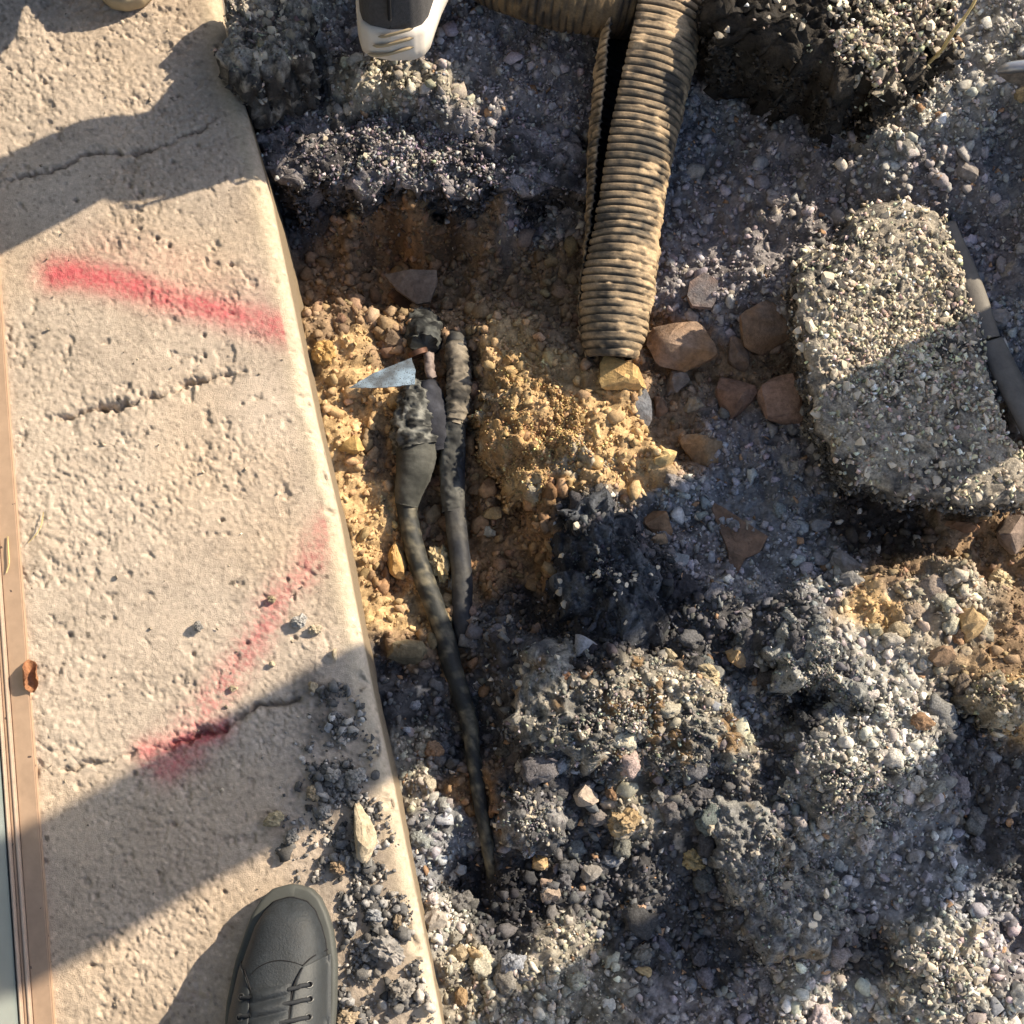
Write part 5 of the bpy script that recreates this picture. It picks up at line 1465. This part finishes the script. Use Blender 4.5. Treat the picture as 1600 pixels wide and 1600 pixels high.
# tongue with soft folds
tp = np.stack(np.meshgrid(np.linspace(0, 1, 90), np.linspace(0, 1, 20), indexing='ij'), -1)
q0 = np.array(spx(399, 1542)); q1 = np.array(spx(462, 1532)); q2 = np.array(spx(402, 1690)); q3 = np.array(spx(456, 1690))
qq = (q0 * (1 - tp[..., 1:]) + q1 * tp[..., 1:]) * (1 - tp[..., :1]) + (q2 * (1 - tp[..., 1:]) + q3 * tp[..., 1:]) * tp[..., :1]
zz = top(qq[..., 0], qq[..., 1]) + .0030 + .0046 * np.abs(np.sin(tp[..., 0] * 21 + tp[..., 1] * .9)) * np.sin(np.pi * tp[..., 1]) ** .4
loft('tongue', plc(np.concatenate([qq, zz[..., None]], -1)), M['leather'], sh)
for y, xr, xl in ((1535, 488, 458), (1557, 489, 450), (1584, 488, 446), (1612, 487, 446)):
    for ex, ey in ((xr, y), (384, y - (3 if y < 1560 else 0))):
        if ex == 384 and y < 1550: continue
        x, d = spx(ex, ey)
        t = np.linspace(0, 2 * math.pi, 17)
        ring = np.array([[x + .0030 * math.cos(k), d + .0030 * math.sin(k), 0] for k in t])
        ring[:, 2] = top(ring[:, 0], ring[:, 1]) + .0028
        v, f, _, _ = sweep(plc(ring), [.0008] * len(ring), seg=6, step=.0006)
        np_mesh('eyelet', v, f, M['eyelet'], sh)
        v, f, _, _ = sweep(plc(np.array([[x - .0002, d, top(x, d) + .0012], [x, d, top(x, d) + .0032]])), [.0027, .0025], seg=10)
        np_mesh('eyelet_hole', v, f, M['thread'], sh)
    drape('lace', [spx(xr, y), spx(xr - 12, y + 1), spx((xr + xl) / 2, y + 3), spx(xl + 4, y + 5), spx(xl, y + 6)], .0021, M['lace'], sh, plc, top, .0045)
    if y > 1550:
        drape('lace', [spx(384, y - 2), spx(394, y - 3), spx(402, y - 5)], .0020, M['lace'], sh, plc, top, .0040)
drape('seam', [spx(398, 1520), spx(410, 1508), spx(432, 1499), spx(455, 1499), spx(477, 1506)], .0005, M['thread'], sh, plc, top, .0002)
drape('seam', [spx(477, 1506), spx(492, 1493), spx(508, 1486)], .0007, M['thread'], sh, plc, top, .0004)
drape('seam', [spx(372, 1505), spx(388, 1519), spx(400, 1545)], .0009, M['thread'], sh, plc, top, .0022)
drape('seam', [spx(477, 1510), spx(467, 1532), spx(461, 1562), spx(459, 1620)], .0009, M['thread'], sh, plc, top, .0020)
# groove where upper meets rand
sd_, c_, w_ = prof
gp = [(c_[i] + w_[i] * .995, sd_[i]) for i in range(len(sd_) - 1, -1, -1) if sd_[i] < .27] + [(c_[i] - w_[i] * .995, sd_[i]) for i in range(len(sd_)) if sd_[i] < .27]
g3 = np.array([[x, d, .0268] for x, d in gp])
v, f, _, _ = sweep(plc(g3), [.0011] * len(g3), seg=8, step=.0015)
np_mesh('welt', v, f, M['thread'], sh)
# the other shoe
shoe(me_p, Vector((toe.x + .235, toe.y - .045 - .30 + .30 - .20, .001)), R(-6), M['leather'], M['rand'], mirror=True)

# --- the walker in white soled trainers
hp = W(612, 92, -.03)
hh = W(612, 99, .09)
wk = person('person in dark knitted trainers with thick white soles, walking off at the top', (hp.x - .20, hp.y + .36, .09), (hp.x, hp.y + .05, .17), (hp.x - .06, hp.y - .02, .93), R(0), M['denim'], M['jacket'], legr=(.060, .068, .085))
def trainer(p, heel, yaw, mir, pitch=0.):
    L_ = .294 * 1.14
    toe_ = Vector((heel.x - math.sin(yaw) * L_ * math.cos(pitch), heel.y + math.cos(yaw) * L_ * math.cos(pitch), heel.z - L_ * math.sin(pitch)))
    return shoe(p, toe_, yaw, M['knit'], M['white_sole'], sole_h=.034, rand=.004, toe_rand=.006, mirror=mir, pitch=pitch,
                hfun=lambda s: np.interp(s, [0, .02, .06, .11, .16, .2, .26, .285, .294], [.012, .026, .040, .056, .078, .095, .098, .094, .07]), scale=1.14)
u_, pl_, tp_, pf_ = trainer(wk, hh, R(-5), False, R(22))
dd = np.linspace(.291, .27, 12)
hs = np.array([[0.0, .2925, z] for z in np.linspace(.046, .10, 10)])
v, f, _, _ = sweep(pl_(np.vstack([hs, [[0, .285, .112]]])), [.0022] * 11, seg=8)
np_mesh('heel_seam', v, f, M['thread'], u_)
for k in range(3):
    gz = .012 + .010 * k
    arc = np.array([[x, .2955 - (x / .036) ** 2 * .012, gz + .006 * math.sin(x * 60)] for x in np.linspace(-.024 + .006 * k, .022, 12)])
    v, f, _, _ = sweep(pl_(arc), np.concatenate([[.0004], np.full(10, .0018), [.0004]]), seg=8)
    np_mesh('sole_groove', v, f, M['suede'], u_)
trainer(wk, Vector((hp.x - .20, hp.y + .30, -.03)), R(3), True)

# --- someone in beige shoes at the top left, facing the trench
tb = W(207, 13, 0.01)
bs = person('person in beige suede shoes standing at the top left, one toe in view', (tb.x + .01, tb.y + .125, .09), (tb.x - .23, tb.y + .25, .09), (tb.x - .11, tb.y + .06, .92), R(180), M['work'], M['jacket'], legr=(.085, .085, .09))
shoe(bs, Vector((tb.x, tb.y, .001)), R(184), M['suede'], M['suede'], sole_h=.024, rand=.003, toe_rand=.004, scale=.98)
shoe(bs, Vector((tb.x - .24, tb.y + .06, .001)), R(176), M['suede'], M['suede'], sole_h=.024, rand=.003, toe_rand=.004, mirror=True, scale=.98)

# --- two workers standing to the right of the trench, whose legs shade it
def worker(label, x, y, gap, m_top, legr):
    dx, dy = math.cos(SUN_AZ) * gap, math.sin(SUN_AZ) * gap
    a, b = (x, y, .09), (x + dx, y + dy, .09)
    yaw = math.atan2(dy, dx) - math.pi / 2
    p = person(label, a, b, (x + dx / 2, y + dy / 2, 1.03), yaw, M['work'], m_top, legr=legr, hipw=.02, pelvis=.085, arms='bent')
    f = Vector((-math.sin(yaw), math.cos(yaw)))
    for i, q in enumerate((a, b)):
        shoe(p, Vector((q[0] + f.x * .19, q[1] + f.y * .19, -.01)), yaw, M['leather'], M['rand'], mirror=bool(i))
    return p
worker('worker in grey trousers and orange jacket, out of view to the upper right', .74, .216 + .577 * .74, .26, M['vest'], (.062, .064, .068))
worker('worker in grey trousers and navy jacket, out of view to the right', 1.0, .32, .26, M['jacket'], (.070, .074, .09))
